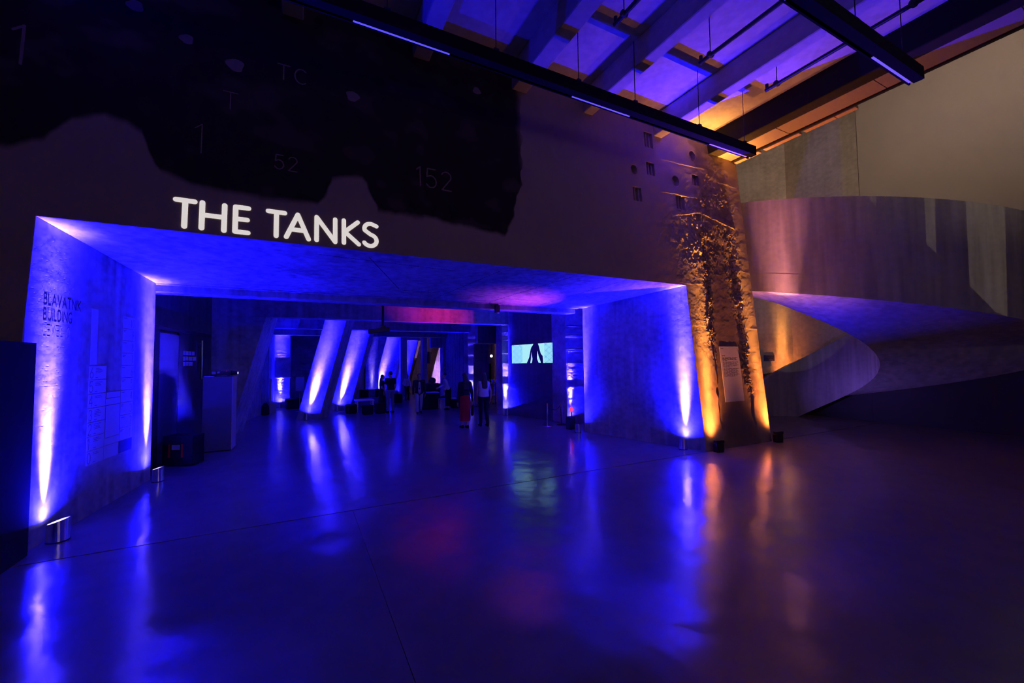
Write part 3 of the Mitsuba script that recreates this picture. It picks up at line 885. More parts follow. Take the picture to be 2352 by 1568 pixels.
mat('mat_plinth', principled((.10, .10, .12), .38, spec=.5))
t = thing('projector_plinth', 'dark grey box plinth carrying the projector, left inside the opening', 'plinth')
put(t, 'body', pl_box(0, .585, 0, .55, .03, 1.80), 'mat_plinth', False)
put(t, 'base', pl_box(.02, .565, .02, .53, 0, .03), 'mat_black', False)
put(t, 'side_panel', pl_box(.585, .60, .0, .55, .03, 1.80), 'mat_board', False)  # paler sheet: light on the right face, put into its colour
t = thing('projector', 'black projector with glowing lens on top of the plinth', 'projector')
put(t, 'body', pl_box(.12, .53, .15, .48, 1.82, 1.94), 'mat_black', False)
for s in (.16, .44):
    put(t, 'foot', pl_box(s, s + .05, .2, .25, 1.80, 1.82), 'mat_black', False)
e = pl_a + pu * .53 + pn * .3
put(t, 'lens_barrel', cyl([*e, 1.88], [*(e + pu * .12), 1.88], .045, 16), 'mat_black')
put(t, 'lens', cyl([*(e + pu * .12), 1.88], [*(e + pu * .13), 1.88], .028, 14), 'mat_lens', 30, 'glowing lens', emitter=area((2, 2, 2.2)))
put(t, 'indicator', pl_box(.43, .445, .146, .15, 1.925, 1.94), 'mat_red_plastic', False, 'red indicator light', emitter=area((1.2, .03, .02)))
put(t, 'label', pl_box(.14, .22, .145, .15, 1.86, 1.92), 'mat_board', False)
put(t, 'label', pl_box(.25, .30, .145, .15, 1.88, 1.92), 'mat_board', False)
single('paper_sheet', pl_box(.01, .20, .005, .14, 1.801, 1.82), 'mat_white', 'folded white paper lying on the left end of the plinth', 'paper', False)
t = thing('transport_case', 'low black transport case with red corner straps before the plinth', 'case')
cx = lambda s0, s1, d0, d1, z0, z1: hull([[*(np.array([-2.50, 10.98]) + np.array([.91, -.41]) * s + np.array([.41, .91]) * d), z] for s in (s0, s1) for d in (d0, d1) for z in (z0, z1)])
put(t, 'body', cx(0, .60, 0, .35, .03, .62), 'mat_matte_black', False)
for s in (.12, .38):
    put(t, 'strap', cx(s, s + .04, -.008, .0, .18, .46), 'mat_red_plastic', False)
put(t, 'label', cx(.19, .35, -.006, 0, .34, .44), 'mat_board', False)
for s in (.05, .5):
    put(t, 'foot', cx(s, s + .06, .1, .16, 0, .03), 'mat_black', False)

# ------------------------------------------------------------------ projection
pa, pb = np.array([7.79, 11.78 - .35]), np.array([7.255, 14.30])
pa = np.array([7.84, 11.9]) + (np.array([7.28, 14.44]) - np.array([7.84, 11.9])) * (-.13)
su = (pb - np.array([7.84, 11.9]))
su = np.array([7.28, 14.44]) - np.array([7.84, 11.9])
su = su / np.linalg.norm(su)
sn = np.array([-su[1], su[0]])
if sn[0] > 0:
    sn = -sn
s0 = np.array([7.84, 11.9])
SL = 2.30
sf = lambda off: frame((*(s0 + su * (.06 + SL) + sn * off), 2.0), (*-su, 0), (0, 0, 1), (*sn, 0))


mat('mat_wire', principled((.02, .05, .10), .8))
mat('mat_wire_pale', principled((.1, .3, .4), .8))
t = thing('projection', 'bright turquoise projected film of a dark figure before a wire fence on the side wall', 'screen')
frm = Polygon([(0, 0), (2.30, .02), (2.30, .72), (0, .70)])
fig = Polygon([(.86, -.1), (.88, .04), (1.0, .22), (1.08, .50), (1.13, .60), (1.20, .66), (1.26, .74), (1.44, .75), (1.52, .64), (1.56, .50), (1.62, .34), (1.72, .26), (1.73, -.1)])
gap1 = Polygon([(1.05, .0), (1.14, .02), (1.18, .16), (1.14, .30), (1.115, .42), (1.10, .20)])
gap2 = Polygon([(1.45, .46), (1.415, .25), (1.42, .16), (1.50, .02), (1.62, .02), (1.50, .28)])
body = fig.difference(unary_union([gap1, gap2]))
img = frm.difference(body)
put(t, 'image', flat(img, .004, sf(.004)), 'mat_black', False, emitter=area((.40, .84, .88), .05))
bays = unary_union([sbox(0, 0, .62, .72), sbox(1.80, 0, 2.30, .72)])
for nm, step, w, m, sl in (('fence_wire', .062, .010, 'mat_wire_pale', .95), ('fence_rod', .235, .010, 'mat_wire', .62)):
    L = unary_union([LineString([(c, -.2), (c + 1.4 / sl * d, 1.2)]).buffer(w / 2, cap_style=2) for d in (1, -1) for c in np.arange(-2, 4.4, step * 1.5)])
    put(t, nm, flat(L.intersection(img).intersection(bays), .003, sf(.008)), m, False, emitter=area((.14, .50, .62) if nm == 'fence_wire' else (.03, .16, .30)))
    labels[t + '__' + nm] = {'kind': 'stuff'}
put(t, 'silhouette', flat(body.intersection(frm), .004, sf(.004)), 'mat_dark_room', False, 'dark silhouette of a headless standing figure')

# ------------------------------------------------------------------ small things in the throat and the room
t = thing('beam_spotlight', 'small black spotlight unit hanging from the first beam', 'spotlight')
put(t, 'body', box(4.66, 4.78, 9.93, 10.05, 3.40, 3.60, .01), 'mat_black', False)
put(t, 'bracket', box(4.69, 4.75, 9.96, 10.02, 3.60, 3.64), 'mat_black', False)
put(t, 'lens', cyl((4.73, 9.95, 3.40), (4.73, 9.95, 3.38), .03, 12), 'mat_lens')
t = thing('pendant_speaker', 'long black loudspeaker bar hanging on a pole under the ceiling', 'loudspeaker')
put(t, 'pole', cyl((2.09, 12.0, 3.08), (2.09, 12.0, 4.3), .035, 10), 'mat_black')
put(t, 'body', turned(box(1.70, 2.27, 11.9, 12.1, 2.94, 3.06, .012), -8, (2.0, 0), (0, 1, 0), 3.0), 'mat_black', False)
put(t, 'yoke', box(2.02, 2.16, 11.96, 12.04, 3.04, 3.14), 'mat_black', False)
t = thing('barrier_post', 'chrome barrier post in front of the dark projection wall', 'barrier post')
put(t, 'pole', cyl((7.10, 11.33, .02), (7.10, 11.33, .64), .022, 12), 'mat_chrome')
put(t, 'base', lathe([(0, 0), (.15, 0), (.14, .02), (0, .03)], (7.10, 11.33, 0), 24), 'mat_chrome')
put(t, 'head', cyl((7.10, 11.33, .64), (7.10, 11.33, .72), .03, 12), 'mat_brass', 30, 'brass head')
t = thing('barrier_post', 'dark barrier post nearer the lit pillar, holding the other end of the rope', 'barrier post')
put(t, 'pole', cyl((7.58, 11.25, .02), (7.58, 11.25, .60), .022, 12), 'mat_black')
put(t, 'base', lathe([(0, 0), (.15, 0), (.14, .02), (0, .03)], (7.58, 11.25, 0), 24), 'mat_black')
put(t, 'head', cyl((7.58, 11.25, .60), (7.58, 11.25, .68), .03, 12), 'mat_brass', 30, 'brass head')
q = np.linspace(0, 1, 14)
single('barrier_rope', tube(np.c_[7.145 + .39 * q, 11.325 - .07 * q, .66 - .04 * q - .55 * q * (1 - q)], .014), 'mat_black', 'dark rope slung between the two barrier posts', 'rope')
t = thing('beacon_stand', 'black box stand with a red lamp beside the right jamb', 'stand')
put(t, 'box', box(7.28, 7.50, 10.36, 10.56, 0, .38, .01), 'mat_black', False)
put(t, 'stem', cyl((7.42, 10.46, .38), (7.42, 10.46, .55), .015, 8), 'mat_black')
put(t, 'lamp', trimesh.creation.icosphere(2, .055).apply_transform(np.diag([1, 1, 1.5, 1])).apply_translation([7.42, 10.46, .60]), 'mat_red_plastic', 40, 'glowing red lamp', emitter=area((1.6, .06, .04)))
spot('red_wash', (7.40, 10.44, .68), (4.3, 14.2, 3.98), np.array([1.0, .02, .05]) * 150, 14, 3, .8)
spot('pink_wash', (7.05, 9.8, .70), (5.1, 9.25, 3.65), np.array([1.0, .10, .36]) * 60, 19, 2, .8)

t = thing('sign_stand', 'pale blank sign board on a thin pole, left of the raking columns', 'sign')
put(t, 'board', box(-.14, .20, 20.30, 20.33, .90, 1.50, .005), 'mat_board', False)
put(t, 'pole', cyl((.03, 20.34, .02), (.03, 20.34, .95), .02, 8), 'mat_board')
put(t, 'base', lathe([(0, 0), (.16, 0), (.15, .02), (0, .03)], (.03, 20.34, 0), 20), 'mat_board')
t = thing('leaflet_stand', 'slim pale upright leaflet stand by the back left wall', 'stand')
put(t, 'upright', box(-1.12, -1.05, 20.38, 20.45, .42, 1.46, .005), 'mat_board', False)
put(t, 'box', box(-1.12, -.86, 20.28, 20.5, .0, .44, .01), 'mat_board', False)
t = thing('black_bag', 'rounded black bag standing on the floor against the back left wall', 'bag')
put(t, 'body', hull([[-1.22 + .15 * math.cos(a) * s, 19.78 + .10 * math.sin(a) * s, z] for a in np.linspace(0, 2 * PI, 12) for z, s in ((.0, .9), (.04, 1), (.32, .95), (.45, .6), (.5, .2))]), 'mat_matte_black', 40)
put(t, 'handle', tube([(-1.22 + .05 * math.cos(a), 19.78, .48 + .06 * math.sin(a)) for a in np.linspace(0, PI, 8)], .008, 6), 'mat_black')


def stool(x, y, s, h, rot, label, group=None):
    t = thing('cube_stool', label, 'stool', group)
    put(t, 'seat', turned(box(x - s / 2, x + s / 2, y - s / 2, y + s / 2, .03, h, .015), rot, (x, y)), 'mat_matte_black', False)
    put(t, 'plinth', turned(box(x - s / 2 + .03, x + s / 2 - .03, y - s / 2 + .03, y + s / 2 - .03, 0, .03), rot, (x, y)), 'mat_black', False)


stool(-.22, 21.9, .62, .46, 10, 'black cube stool at the back, right of the lit rough pier')
stool(1.93, 18.3, .36, .38, 12, 'black cube stool left of the low white bench')
stool(2.48, 17.60, .36, .38, 12, 'black cube stool in front of the low white bench')
stool(2.98, 17.72, .36, .42, 12, 'black cube stool hidden partly by the woman in the long black skirt')
stool(4.55, 21.8, .40, .46, 5, 'black cube stool behind the man in the open jacket')
stool(6.35, 17.9, .40, .38, 10, 'black cube stool left of the red skirt')


def bench(x0, x1, y0, y1, h, label):
    t = thing('low_table', label, 'table')
    put(t, 'top', box(x0, x1, y0, y1, h - .05, h, .008), 'mat_white', False)
    for a in (x0 + .06, x1 - .06):
        for b in (y0 + .06, y1 - .06):
            put(t, 'leg', box(a - .03, a + .03, b - .03, b + .03, 0, h - .05), 'mat_white', False)


bench(2.15, 2.9, 18.6, 19.3, .50, 'low white table among the black stools')
t = thing('sofa', 'low sofa with two black cushions behind the white table', 'sofa')
put(t, 'seat', box(2.55, 3.75, 20.5, 21.1, .06, .42, .02), 'mat_blue_cloth', False)
put(t, 'back', box(2.55, 3.75, 21.0, 21.2, .42, .80, .02), 'mat_blue_cloth', False)
for x in (2.6, 3.64):
    put(t, 'foot', box(x, x + .06, 20.6, 20.66, 0, .06), 'mat_black', False)
single('cushion', box(2.58, 2.98, 20.84, 20.98, .43, .80, .03), 'mat_matte_black', 'square black cushion at the left end of the sofa', 'cushion', False)
single('cushion', box(3.3, 3.48, 20.84, 20.98, .43, .82, .03), 'mat_matte_black', 'narrow black cushion at the right end of the sofa', 'cushion', False)
t = thing('bar_counter', 'black bar counter with a pale top behind the man in the open jacket', 'counter')
put(t, 'body', box(4.72, 5.52, 17.9, 18.4, 0, .72, .01), 'mat_matte_black', False)
put(t, 'top', box(4.68, 5.56, 17.86, 18.44, .72, .75, .005), 'mat_board', False)
t = thing('flight_case', 'black equipment case standing behind the bar counter', 'case')
put(t, 'body', box(5.35, 6.15, 19.6, 20.1, .03, 1.0, .012), 'mat_matte_black', False)
put(t, 'lid', box(5.34, 6.16, 19.59, 20.11, 1.0, 1.04, .006), 'mat_black', False)
for x in (5.4, 6.05):
    put(t, 'castor', cyl((x, 19.65, .03), (x + .04, 19.65, .03), .03, 10), 'mat_black')
t = thing('mixing_headset', 'round dark equipment head resting on the flight case', 'equipment')
put(t, 'body', trimesh.creation.icosphere(2, .16).apply_transform(np.diag([1.1, .8, .9, 1])).apply_translation([5.8, 19.8, 1.19]), 'mat_black', 40)
put(t, 'band', cyl((5.62, 19.8, 1.072), (5.98, 19.8, 1.072), .03, 10), 'mat_chrome')
bench(5.62, 6.5, 18.3, 18.8, .42, 'low white table beside the waiter')
t = thing('serving_tray', 'dark tray with small bottles on the low table by the waiter', 'tray')
put(t, 'plate', box(5.66, 6.3, 18.38, 18.72, .42, .50, .01), 'mat_black', False)
put(t, 'bottle', cyl((6.2, 18.4, .5), (6.2, 18.4, .58), .03, 10), 'mat_chrome')
t = thing('speaker_stand', 'black loudspeaker on a tall thin stand before the pale far column', 'loudspeaker')
put(t, 'pole', cyl((7.0, 25.2, .3), (7.0, 25.2, 2.1), .025, 8), 'mat_chrome')
for a in (0, 2.1, 4.2):
    put(t, 'leg', cyl((7.0, 25.2, .6), (7.0 + .4 * math.cos(a), 25.2 + .4 * math.sin(a), .01), .015, 6), 'mat_black')
put(t, 'box', turned(box(7.02, 7.26, 25.1, 25.4, 2.0, 2.72, .015), 8, (7.1, 25.2), (0, 1, 0), 2.3), 'mat_black', False)

# table with glasses, chair, globe lamp seen through the gap
t = thing('cocktail_table', 'round dark table crowded with glasses behind the woman in white', 'table')
put(t, 'top', lathe([(0, .98), (.55, .98), (.55, 1.01), (0, 1.01)], (8.75, 18.9, 0), 28), 'mat_black')
put(t, 'stem', cyl((8.75, 18.9, .02), (8.75, 18.9, .98), .04, 12), 'mat_black')
put(t, 'base', lathe([(0, 0), (.28, 0), (.26, .02), (0, .03)], (8.75, 18.9, 0), 24), 'mat_black')
gl = lathe([(0, 0), (.030, 0), (.030, .006), (.006, .012), (.006, .07), (.035, .11), (.038, .17), (.036, .17), (.030, .11), (0, .085)], n=14)
gs = mikit.ply(gl, 'mat_glassware', smooth=30)
mat('mat_glassware', principled((.75, .75, .85), .08, .6))
gi = 0
for r_, n_ in ((.14, 4), (.30, 9), (.45, 14)):
    for k in range(n_):
        a = 2 * PI * k / n_ + r_
        key = thing('wine_glass', 'small glass standing among others on the round dark table', 'glass', 'glasses on the round dark table')
        scene[key] = {**gs, 'to_world': T().translate([8.75 + r_ * math.cos(a), 18.9 + r_ * math.sin(a), 1.01])}
t = thing('chair', 'pale chair pushed under the round table with glasses', 'chair')
put(t, 'seat', box(8.35, 8.75, 18.1, 18.5, .43, .46, .01), 'mat_board', False)
put(t, 'backrest', box(8.35, 8.75, 18.08, 18.11, .62, .86, .01), 'mat_board', False)
for x in (8.38, 8.72):
    for y in (18.12, 18.47):
        put(t, 'leg', cyl((x, y, 0), (x, y, .43 if y > 18.3 else .86), .014, 8), 'mat_board')
t = thing('globe_lamp', 'glowing white globe lamp beyond the gap in the side wall', 'lamp')
put(t, 'globe', trimesh.creation.icosphere(2, .09).apply_translation([10.9, 24.0, 2.43]), 'mat_lens', 40, emitter=area((3, 2.9, 3.2), .02))
put(t, 'rod', cyl((10.9, 24.0, 2.5), (10.9, 24.0, 4.29), .012, 6), 'mat_black')
put(t, 'arm', cyl((10.5, 24.0, 2.72), (10.9, 24.0, 2.72), .012, 6), 'mat_black')
single('timber_post', box(9.35, 9.75, 19.9, 20.1, 0, 4.29, .01), 'mat_wood', 'upright timber board seen through the gap in the side wall', 'post', False)
t = thing('dark_doorway', 'dark doorway panel with a pale sign above it at the end of the side passage', 'doorway')
put(t, 'panel', box(11.5, 12.6, 27.8, 27.9, 0, 1.9), 'mat_matte_black', False)
put(t, 'sign', box(11.5, 12.6, 27.7, 27.9, 2.0, 2.3), 'mat_board', False)
single('partition', box(11.3, 16, 28.0, 28.2, 0, 4.3), 'mat_beige', 'pink partition wall behind the globe lamp', 'partition', False)
t = thing('hall_doorway', 'dark doorway in the violet wall between the far columns', 'doorway')
put(t, 'panel', box(7.9, 9.6, 35.9, 35.99, 0, 2.3), 'mat_matte_black', False)
put(t, 'beam', box(7.8, 9.7, 35.85, 35.99, 2.3, 2.42), 'mat_black', False)
t = thing('strip_light', 'bright warm strip light under the far ceiling, left of the pale column', 'light')
put(t, 'tube', box(8.2, 9.0, 34.0, 34.05, 3.95, 3.99), 'mat_lens', False, emitter=area((.7, .55, .5)))
put(t, 'bracket', box(8.2, 9.0, 34.0, 34.05, 3.99, 4.29), 'mat_black', False)
t = thing('strip_light', 'bright warm spotlight under the far ceiling, right of the pale column', 'light')
put(t, 'tube', box(9.35, 9.50, 29.3, 29.34, 3.76, 3.80), 'mat_lens', False, emitter=area((.9, .8, .8)))
put(t, 'bracket', box(9.38, 9.46, 29.3, 29.34, 3.80, 4.29), 'mat_black', False)
spot('far_violet', (8.35, 28.2, .35), (8.9, 32.0, 2.6), np.array([.60, .30, 1.0]) * 95, 75, 10, .8)
spot('gap_pink', (9.0, 18.0, 3.9), (10.6, 26.0, 1.8), np.array([1.0, .50, .66]) * 16, 60, 10, .4)

# ------------------------------------------------------------------ stair lights and added warm lights for the hall
t = thing('stair_floodlight', 'black floodlight on a ledge behind the stair balustrade washing the slanting wall orange', 'floodlight')
lp = stairwall(.40, 1.15, .17)
put(t, 'pedestal', box(lp[0] - .09, lp[0] + .09, lp[1] - .09, lp[1] + .09, 0, 1.0), 'mat_stair', False)
put(t, 'housing', box(lp[0] - .08, lp[0] + .08, lp[1] - .06, lp[1] + .06, 1.0, 1.16, .01), 'mat_black', False)
lamp('stair_amber', (lp[0], lp[1], 1.2), stairwall(.39, 3.4, .0).tolist(), 170, 'amber', .6)
t = thing('uplight', 'chrome cylinder floor uplight behind the pier at the foot of the stairs', 'uplight')
put(t, 'housing', lathe([(0, 0), (.12, 0), (.12, .33), (.1, .34), (0, .32)], (13.2, 8.3, 0)), 'mat_chrome', 40)
spot('stair_blue', (13.2, 8.3, .36), (11.7, 5.0, 3.8), np.array([.004, .006, 1.0]) * 95, 36, 2, 1.2)
spot('stair_violet', (13.2, 8.3, .36), (15.9, 6.5, 1.1), np.array([.24, .12, 1.0]) * 17, 38, 4, .8)
spot('stair_pink', (10.78, 6.15, .30), (11.22, 6.25, 5.6), np.array([1.0, .30, .26]) * 520, 7, .5, .8)
t = thing('added_wall_lamp', 'added unseen warm lamp high in the stair well that brightens the beige wall', 'lamp')
put(t, 'body', box(11.1, 11.3, -2.1, -1.9, 11.25, 11.45, .01), 'mat_black', False)
put(t, 'stem', box(11.18, 11.22, -2.02, -1.98, 11.45, 11.6), 'mat_black', False)
spot('warm_wash', (11.25, -1.85, 11.2), (16.6, 6.8, 8.8), np.array([1.0, .76, .60]) * 115, 38, 6, 1.2)  # added spot to brighten the beige wall, its lamp is unseen
t = thing('added_patch_spotlight', 'added unseen warm spotlight behind the camera, its slotted plate shaped to throw light patches on the stairs', 'spotlight')
PS, PU, PV, PW = np.array([8.8, -6.5, 6.9]), np.array([.928, -.374, 0]), np.array([.066, .165, .984]), np.array([.368, .913, -.178])
slots = unary_union([Polygon(q) for q in (((-.0528, .0486), (-.0466, .0468), (-.0468, .035)), ((-.0128, .0382), (-.0044, .0368), (-.006, -.0206), (-.0131, -.0116)),
                                          ((.0208, .0313), (.0582, .0249), (.051, -.0887), (.0396, -.0834), (.019, -.0567)))])  # added plate, slots shaped to throw patches of light on the stair
put(t, 'patch_mask', flat(sbox(-.30, -.30, .30, .30).difference(slots), .003, frame(PS + PW * .5, PU, PV, PW)), 'mat_black', False)
put(t, 'housing', cat(*[cyl(PS + PW * a, PS + PW * b, r_, 20) for a, b, r_ in ((-.35, -.05, .16),)]), 'mat_black')
put(t, 'bracket', cat(*[cyl(PS + PW * -.1 + PU * e, PS + PW * .5 + PU * e, .01, 6) for e in (-.2, .2)]), 'mat_black')
put(t, 'yoke', cyl(PS - PW * .2 + [0, 0, .14], PS - PW * .2 + [0, 0, .65], .02, 8), 'mat_black')
spot('added_patch_beam', PS, PS + PW * 5, np.array([1.0, .80, .48]) * 34, 14, 12, .8)
struct_root('added_window_1', 'added glowing window behind the camera that brightens the front wall')
put('added_window_1', 'pane', box(1, 8, -8.9, -8.88, 4.2, 7.2), 'mat_lens', False, emitter=area((1.22, .82, .76), .9))  # added glowing pane, unseen, gives the front wall its warm fill
put('added_window_1', 'frame', cat(*[box(x, x + .12, -8.9, -8.8, 4.1, 7.3) for x in (.9, 2.65, 4.4, 6.15, 7.98)], box(.9, 8.1, -8.9, -8.8, 4.08, 4.2), box(.9, 8.1, -8.9, -8.8, 7.2, 7.32)), 'mat_steel_dark', False)

# ------------------------------------------------------------------ people
def ball(p, r, n=14):
    return manifold3d.Manifold.sphere(float(r), n).translate([float(c) for c in p])


def bone(p, r, q, r2):
    return (ball(p, r) + ball(q, r2)).hull()


def chain(*pr):
    """Union of tapering bones through [(point, radius), ...]."""
    out = None
    for (p, r), (q, r2) in zip(pr[:-1], pr[1:]):
        b = bone(p, r, q, r2)
        out = b if out is None else out + b
    return out


def ell(p, rx, ry, rz, n=20):
    return manifold3d.Manifold.sphere(1.0, n).scale([rx, ry, rz]).translate([float(c) for c in p])


def hand(w, d, n, side, s):
    """Palm and five fingers at the wrist w, reaching along d, palm normal n; relaxed and slightly curled."""
    d = d / np.linalg.norm(d)
    n = n - d * (n @ d)
    n /= np.linalg.norm(n)
    t = np.cross(d, n) * side                                     # towards the thumb
    P = lambda a, b, c: w + s * (d * a + t * b + n * c)
    palm = (ball(P(.0, .003, 0), .017 * s, 8) + ball(P(.0, -.003, 0), .017 * s, 8) + ball(P(.085, .032, 0), .012 * s, 8) + ball(P(.08, -.030, 0), .012 * s, 8)).hull()
    out = palm
    for b, L in ((.032, .070), (.011, .080), (-.010, .074), (-.030, .058)):
        out = out + chain((P(.085, b, 0), .0092 * s), (P(.085 + L * .48, b * 1.05, .006), .0086 * s), (P(.085 + L * .78, b * 1.05, .020), .008 * s), (P(.085 + L * .98, b, .036), .0068 * s))
    out = out + chain((P(.02, .026, .004), .0115 * s), (P(.055, .052, .012), .0098 * s), (P(.088, .056, .022), .008 * s))
    return out


def person(label, x, y, height, heading, arms, legs, top, bottom, hair_len=.06, woman=True, lean=0.0, turn=0.0, skirt=None, jacket=None, extras=None):
    """arms: {side: (elbow, wrist)}, legs: {side: (knee, ankle)} as offsets in metres in the figure's frame (x right, y ahead, z up)."""
    s = height / 1.75
    key = thing('person', label, 'person')
    M = trimesh.transformations.rotation_matrix(math.radians(heading), [0, 0, 1])
    M[:3, 3] = [x, y, 0]

    def place(m, parent, name, mt, lb=None):
        if hasattr(m, 'to_mesh'):
            m = unman(m)
        m.apply_scale(s)
        m.apply_transform(M)
        return put(parent, name, m, mt, 55, lb)

    sh, hp = (.165 if woman else .195), (.095 if woman else .09)
    V = lambda *a: np.array(a, float)
    L = lean
    neck0, neck1, headc = V(0, L * .95, 1.44), V(0, L + .005, 1.54), V(0, L + .025, 1.635)
    S = {q: V(q * sh, L * .9, 1.415) for q in (1, -1)}
    Hp = {q: V(q * hp, 0, .93) for q in (1, -1)}
    body = bone(neck0, .058, neck1, .052)
    trunk = (ball((0, 0, .96), .12) + ball((.07, 0, .95), .10) + ball((-.07, 0, .95), .10) + ball((0, L * .5, 1.15), .105)).hull() + \
            (ball((.05, L * .4, 1.12), .092) + ball((-.05, L * .4, 1.12), .092) + ball((.09, L * .8, 1.33), .095) + ball((-.09, L * .8, 1.33), .095) + ball((sh - .03, L * .9, 1.40), .055) + ball((-sh + .03, L * .9, 1.40), .055)).hull()
    body = body + trunk
    # head: skull, jaw, nose, ears, brow
    c, sn_ = math.cos(math.radians(turn)), math.sin(math.radians(turn))
    Hd = lambda a, b, d: headc + V(a * c - b * sn_, a * sn_ + b * c, d)
    head = ell(Hd(0, -.008, .02), .074, .092, .095) + (ball(Hd(0, .035, -.075), .038) + ball(Hd(.035, .01, -.045), .035) + ball(Hd(-.035, .01, -.045), .035) + ball(Hd(0, .02, .03), .068)).hull()
    head = head + bone(Hd(0, .088, .012), .008, Hd(0, .104, -.022), .013) + ball(Hd(0, .090, -.055), .012) + bone(Hd(.03, .080, .022), .010, Hd(-.03, .080, .022), .010)
    for q in (1, -1):
        head = head + ell(Hd(q * .076, -.01, -.005), .010, .022, .032, 10)
    body = body + head
    sleeves, trousers, shoes = [], [], []
    for q in (1, -1):
        el, wr = (V(*a) for a in arms[q])
        el, wr = el + V(0, L * .6, 0), wr + V(0, L * .5, 0)
        body = body + chain((S[q], .050), (el, .038), (wr, .026))
        d = wr - el
        body = body + hand(wr + d / np.linalg.norm(d) * .02, d, V(-q, .25, 0), q, 1.0)
        sleeves.append((S[q], el, wr))
        kn, an = (V(*a) for a in legs[q])
        body = body + chain((Hp[q], .080), (kn, .052), (an, .036))
        foot = V(an[0] * 1.06, an[1] + .15, .028)
        body = body + bone(an + V(0, -.02, -.035), .034, foot, .026)
        sole = (ball((an[0], an[1] - .045, .034), .034) + ball((an[0], an[1] + .05, .036), .036) + ball(foot, .030) + ball((an[0], an[1] - .02, .075), .036)).hull()
        shoes.append(sole - manifold3d.Manifold.cube([2, 2, 1], True).translate([0, 0, -.498]))
        trousers.append((Hp[q], kn, an))
    place(body, key, 'body', 'mat_skin')
    for q, m in enumerate(shoes):
        place(m, key, 'shoe', 'mat_matte_black')
    # hair
    hair = ell(Hd(0, -.022, .032), .084, .092, .094)
    hair = hair - (ball(Hd(0, .13, -.03), .10) + ball(Hd(0, .12, -.01), .09)).hull()
    if hair_len > .1:
        hair = hair + (ell(Hd(0, -.055, -.02), .085, .055, .09) + ell(V(0, L * .95 - .080, 1.49 - hair_len * .25), .105, .050, .06) + ell(V(.0, L * .8 - .105, 1.44 - hair_len), .095, .032, .035)).hull()
    place(hair, key, 'hair', 'mat_hair', 'long dark hair' if hair_len > .1 else 'short dark hair')
    eyes = ball(Hd(.03, .083, .006), .009, 8) + ball(Hd(-.03, .083, .006), .009, 8)
    place(eyes, key, 'eyes', 'mat_ink')

    def torso(z0, g):
        return (ball((0, 0, z0), .115 + g) + ball((.075, 0, z0), .092 + g) + ball((-.075, 0, z0), .092 + g) + ball((.05, L * .4, 1.13), .094 + g) + ball((-.05, L * .4, 1.13), .094 + g)).hull() + \
               (ball((.05, L * .4, 1.13), .094 + g) + ball((-.05, L * .4, 1.13), .094 + g) + ball((.09, L * .8, 1.33), .096 + g) + ball((-.09, L * .8, 1.33), .096 + g) + ball((sh - .025, L * .9, 1.405), .056 + g) + ball((-sh + .025, L * .9, 1.405), .056 + g)).hull()
    tm, sleeve = top
    shirt = torso(.99, .012)
    if skirt and not lean:
        shirt = shirt ^ manifold3d.Manifold.cube([3, 3, 1.2], True).translate([0, 0, 1.63])
    for Sq, el, wr in sleeves:
        if sleeve == 'long':
            shirt = shirt + chain((Sq, .060), (el, .050), (wr, .038))
        elif sleeve == 'short':
            m = Sq + (el - Sq) * .6
            shirt = shirt + bone(Sq, .062, m, .056)
    shirt = shirt - bone(V(0, L + .01, 1.47), .055, V(0, L + .01, 1.7), .075)
    place(shirt, key, 'top', tm)
    if skirt:
        sm, z0, w0 = skirt
        wid = (ell((0, .0, 1.045), .150, .128, .012) + ell((0, -.005, .93), .178, .155, .05)).hull() + (ell((0, -.005, .93), .178, .155, .05) + ell((0, 0, z0), w0, w0 * .8, .02)).hull()
        place(wid - manifold3d.Manifold.cube([2, 2, 1], True).translate([0, 0, z0 - .5]), key, 'skirt', sm)
    else:
        g = torso(.95, .006) ^ manifold3d.Manifold.cube([2, 2, .30], True).translate([0, 0, .90])
        for h_, kn, an in trousers:
            g = g + chain((h_, .098), (kn, .068), (an + V(0, -.01, .03), .056))
        place(g, key, 'trousers', bottom)
    if jacket:
        j = torso(.93, .026)
        for Sq, el, wr in sleeves:
            j = j + chain((Sq, .070), (el, .058), (wr, .045))
        j = j - (ball((0, .16, .70), .07) + ball((0, .17, 1.10), .06) + ball((0, L + .13, 1.42), .05)).hull() - bone(V(0, L + .01, 1.46), .06, V(0, L + .01, 1.7), .085)
        place(j, key, 'jacket', jacket, 'open dark jacket')
        place(chain((V(.05, L + .11, 1.40), .004), (V(0, .135, 1.14), .004), (V(-.05, L + .11, 1.40), .004)) + ell((0, .138, 1.10), .028, .006, .035), key, 'lanyard', 'mat_ink')
    if extras:
        extras(key, place)
    return key


A_ = lambda q, ex=.24, ey=-.02, ez=1.12, wx=.25, wy=.05, wz=.86: ((q * ex, ey, ez), (q * wx, wy, wz))
LG = lambda q, ky=.02, ay=0.0, w=.09, az=.085: ((q * w, ky, .50), (q * w, ay, az))


def red_bag(key, place):
    place(chain((np.array([.30, .08, .70]), .03), (np.array([.30, .10, .45]), .045), (np.array([.29, .08, .40]), .04)), key, 'umbrella', 'mat_matte_black', 'dark furled bag held at the side')


person('woman in a long red skirt and black top with long dark hair, walking away', 4.66, 12.30, 1.74, 4,
       {1: A_(1, .23, -.02, 1.12, .27, .03, .86), -1: A_(-1, .22, -.03, 1.12, -.0 + .24, .0, .86)}, {1: LG(1, .03, -.02, .07), -1: LG(-1, .05, .06, .07)},
       ('mat_black_cloth', 'long'), 'mat_black_cloth', .20, skirt=('mat_red_cloth', .24, .17), extras=red_bag)


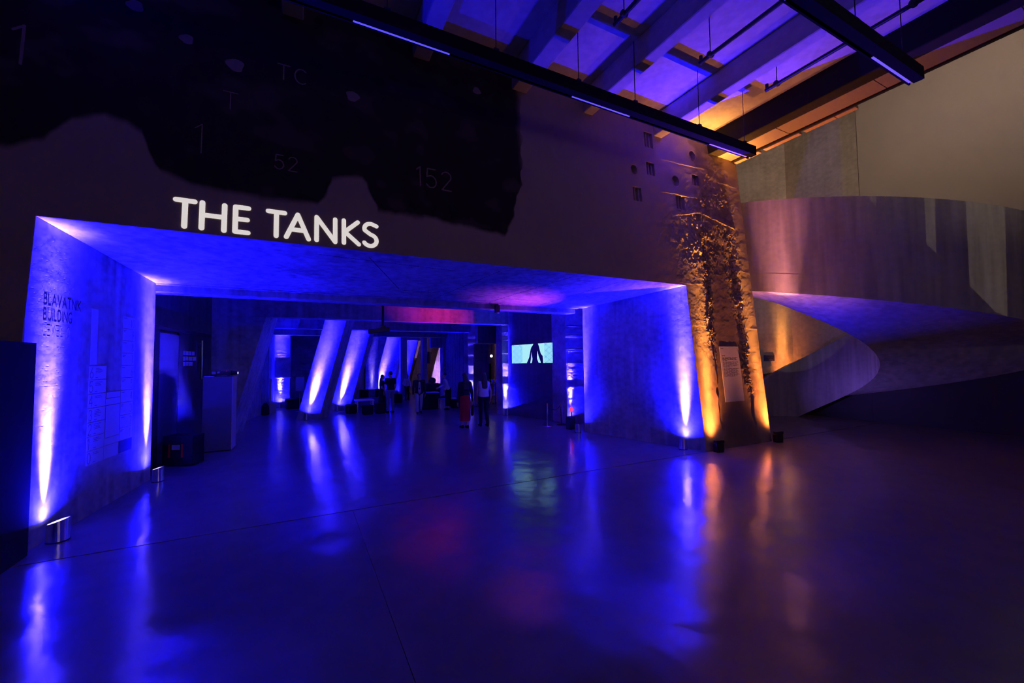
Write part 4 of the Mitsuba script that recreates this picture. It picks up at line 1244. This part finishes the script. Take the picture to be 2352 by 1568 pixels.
def blouse(key, place):
    a = ell((0, .005, 1.02), .165, .13, .10) + ell((0, 0, 1.10), .15, .12, .12)
    place(a.hull(), key, 'peplum', 'mat_white_cloth')
    place(chain((np.array([.0, -.118, 1.36]), .008), (np.array([.005, -.125, 1.26]), .012)), key, 'back_opening', 'mat_skin', 'slit in the back of the blouse')


person('woman in a sleeveless white top and black trousers, walking away beside the red skirt', 5.34, 12.38, 1.73, -4,
       {1: A_(1, .23, -.05, 1.13, .25, .06, .88), -1: A_(-1, .22, .02, 1.12, .20, .12, .90)}, {1: LG(1, .06, -.06, .10), -1: LG(-1, .04, .06, .10)},
       ('mat_white_cloth', 'none'), 'mat_black_cloth', .18, extras=blouse)
person('man in dark shirt and jeans standing with his back turned beside the bench', 3.39, 17.70, 1.72, 20,
       {1: A_(1, .25, .0, 1.13, .23, .10, .92), -1: A_(-1, .25, .0, 1.13, .24, .08, .90)}, {1: LG(1, .02, .0, .13), -1: LG(-1, .02, .0, .10)},
       ('mat_black_cloth', 'short'), 'mat_blue_cloth', .05, woman=False, turn=30)
person('woman in a long black skirt standing with the man in the dark shirt', 3.22, 18.62, 1.56, 250,
       {1: A_(1, .24, .02, 1.12, .14, .18, 1.02), -1: A_(-1, .24, .0, 1.12, .20, .16, .98)}, {1: LG(1), -1: LG(-1)},
       ('mat_black_cloth', 'short'), 'mat_black_cloth', .22, skirt=('mat_black_cloth', .12, .25), turn=20)
person('woman in a white blouse and black trousers with a dark ponytail, standing far back', 5.29, 22.95, 1.42, 190,
       {1: A_(1, .26, -.03, 1.14, .20, .14, 1.02), -1: A_(-1, .26, -.03, 1.14, .24, .10, .94)}, {1: LG(1, .05, .0), -1: LG(-1, .02, .0)},
       ('mat_white_cloth', 'long'), 'mat_black_cloth', .20, turn=-40)
person('man in an open dark jacket and light trousers with a lanyard, walking towards the camera', 4.36, 16.75, 1.62, 172,
       {1: A_(1, .25, -.03, 1.13, .26, .06, .88), -1: A_(-1, .25, -.03, 1.13, .25, .02, .88)}, {1: LG(1, .10, .10), -1: LG(-1, .0, -.18, .09, .11)},
       ('mat_white_cloth', 'none'), 'mat_board', .05, woman=False, jacket='mat_suit')
person('waiter in white shirt and dark apron bending forward over the low table', 5.82, 17.45, 1.60, 75,
       {1: A_(1, .25, .10, 1.18, .16, .34, 1.06), -1: A_(-1, .27, -.05, 1.18, .24, .06, .98)}, {1: LG(1, .03, .0), -1: LG(-1, .02, .0)},
       ('mat_white_cloth', 'long'), 'mat_black_cloth', .05, woman=False, lean=.16, skirt=('mat_black_cloth', .18, .17))
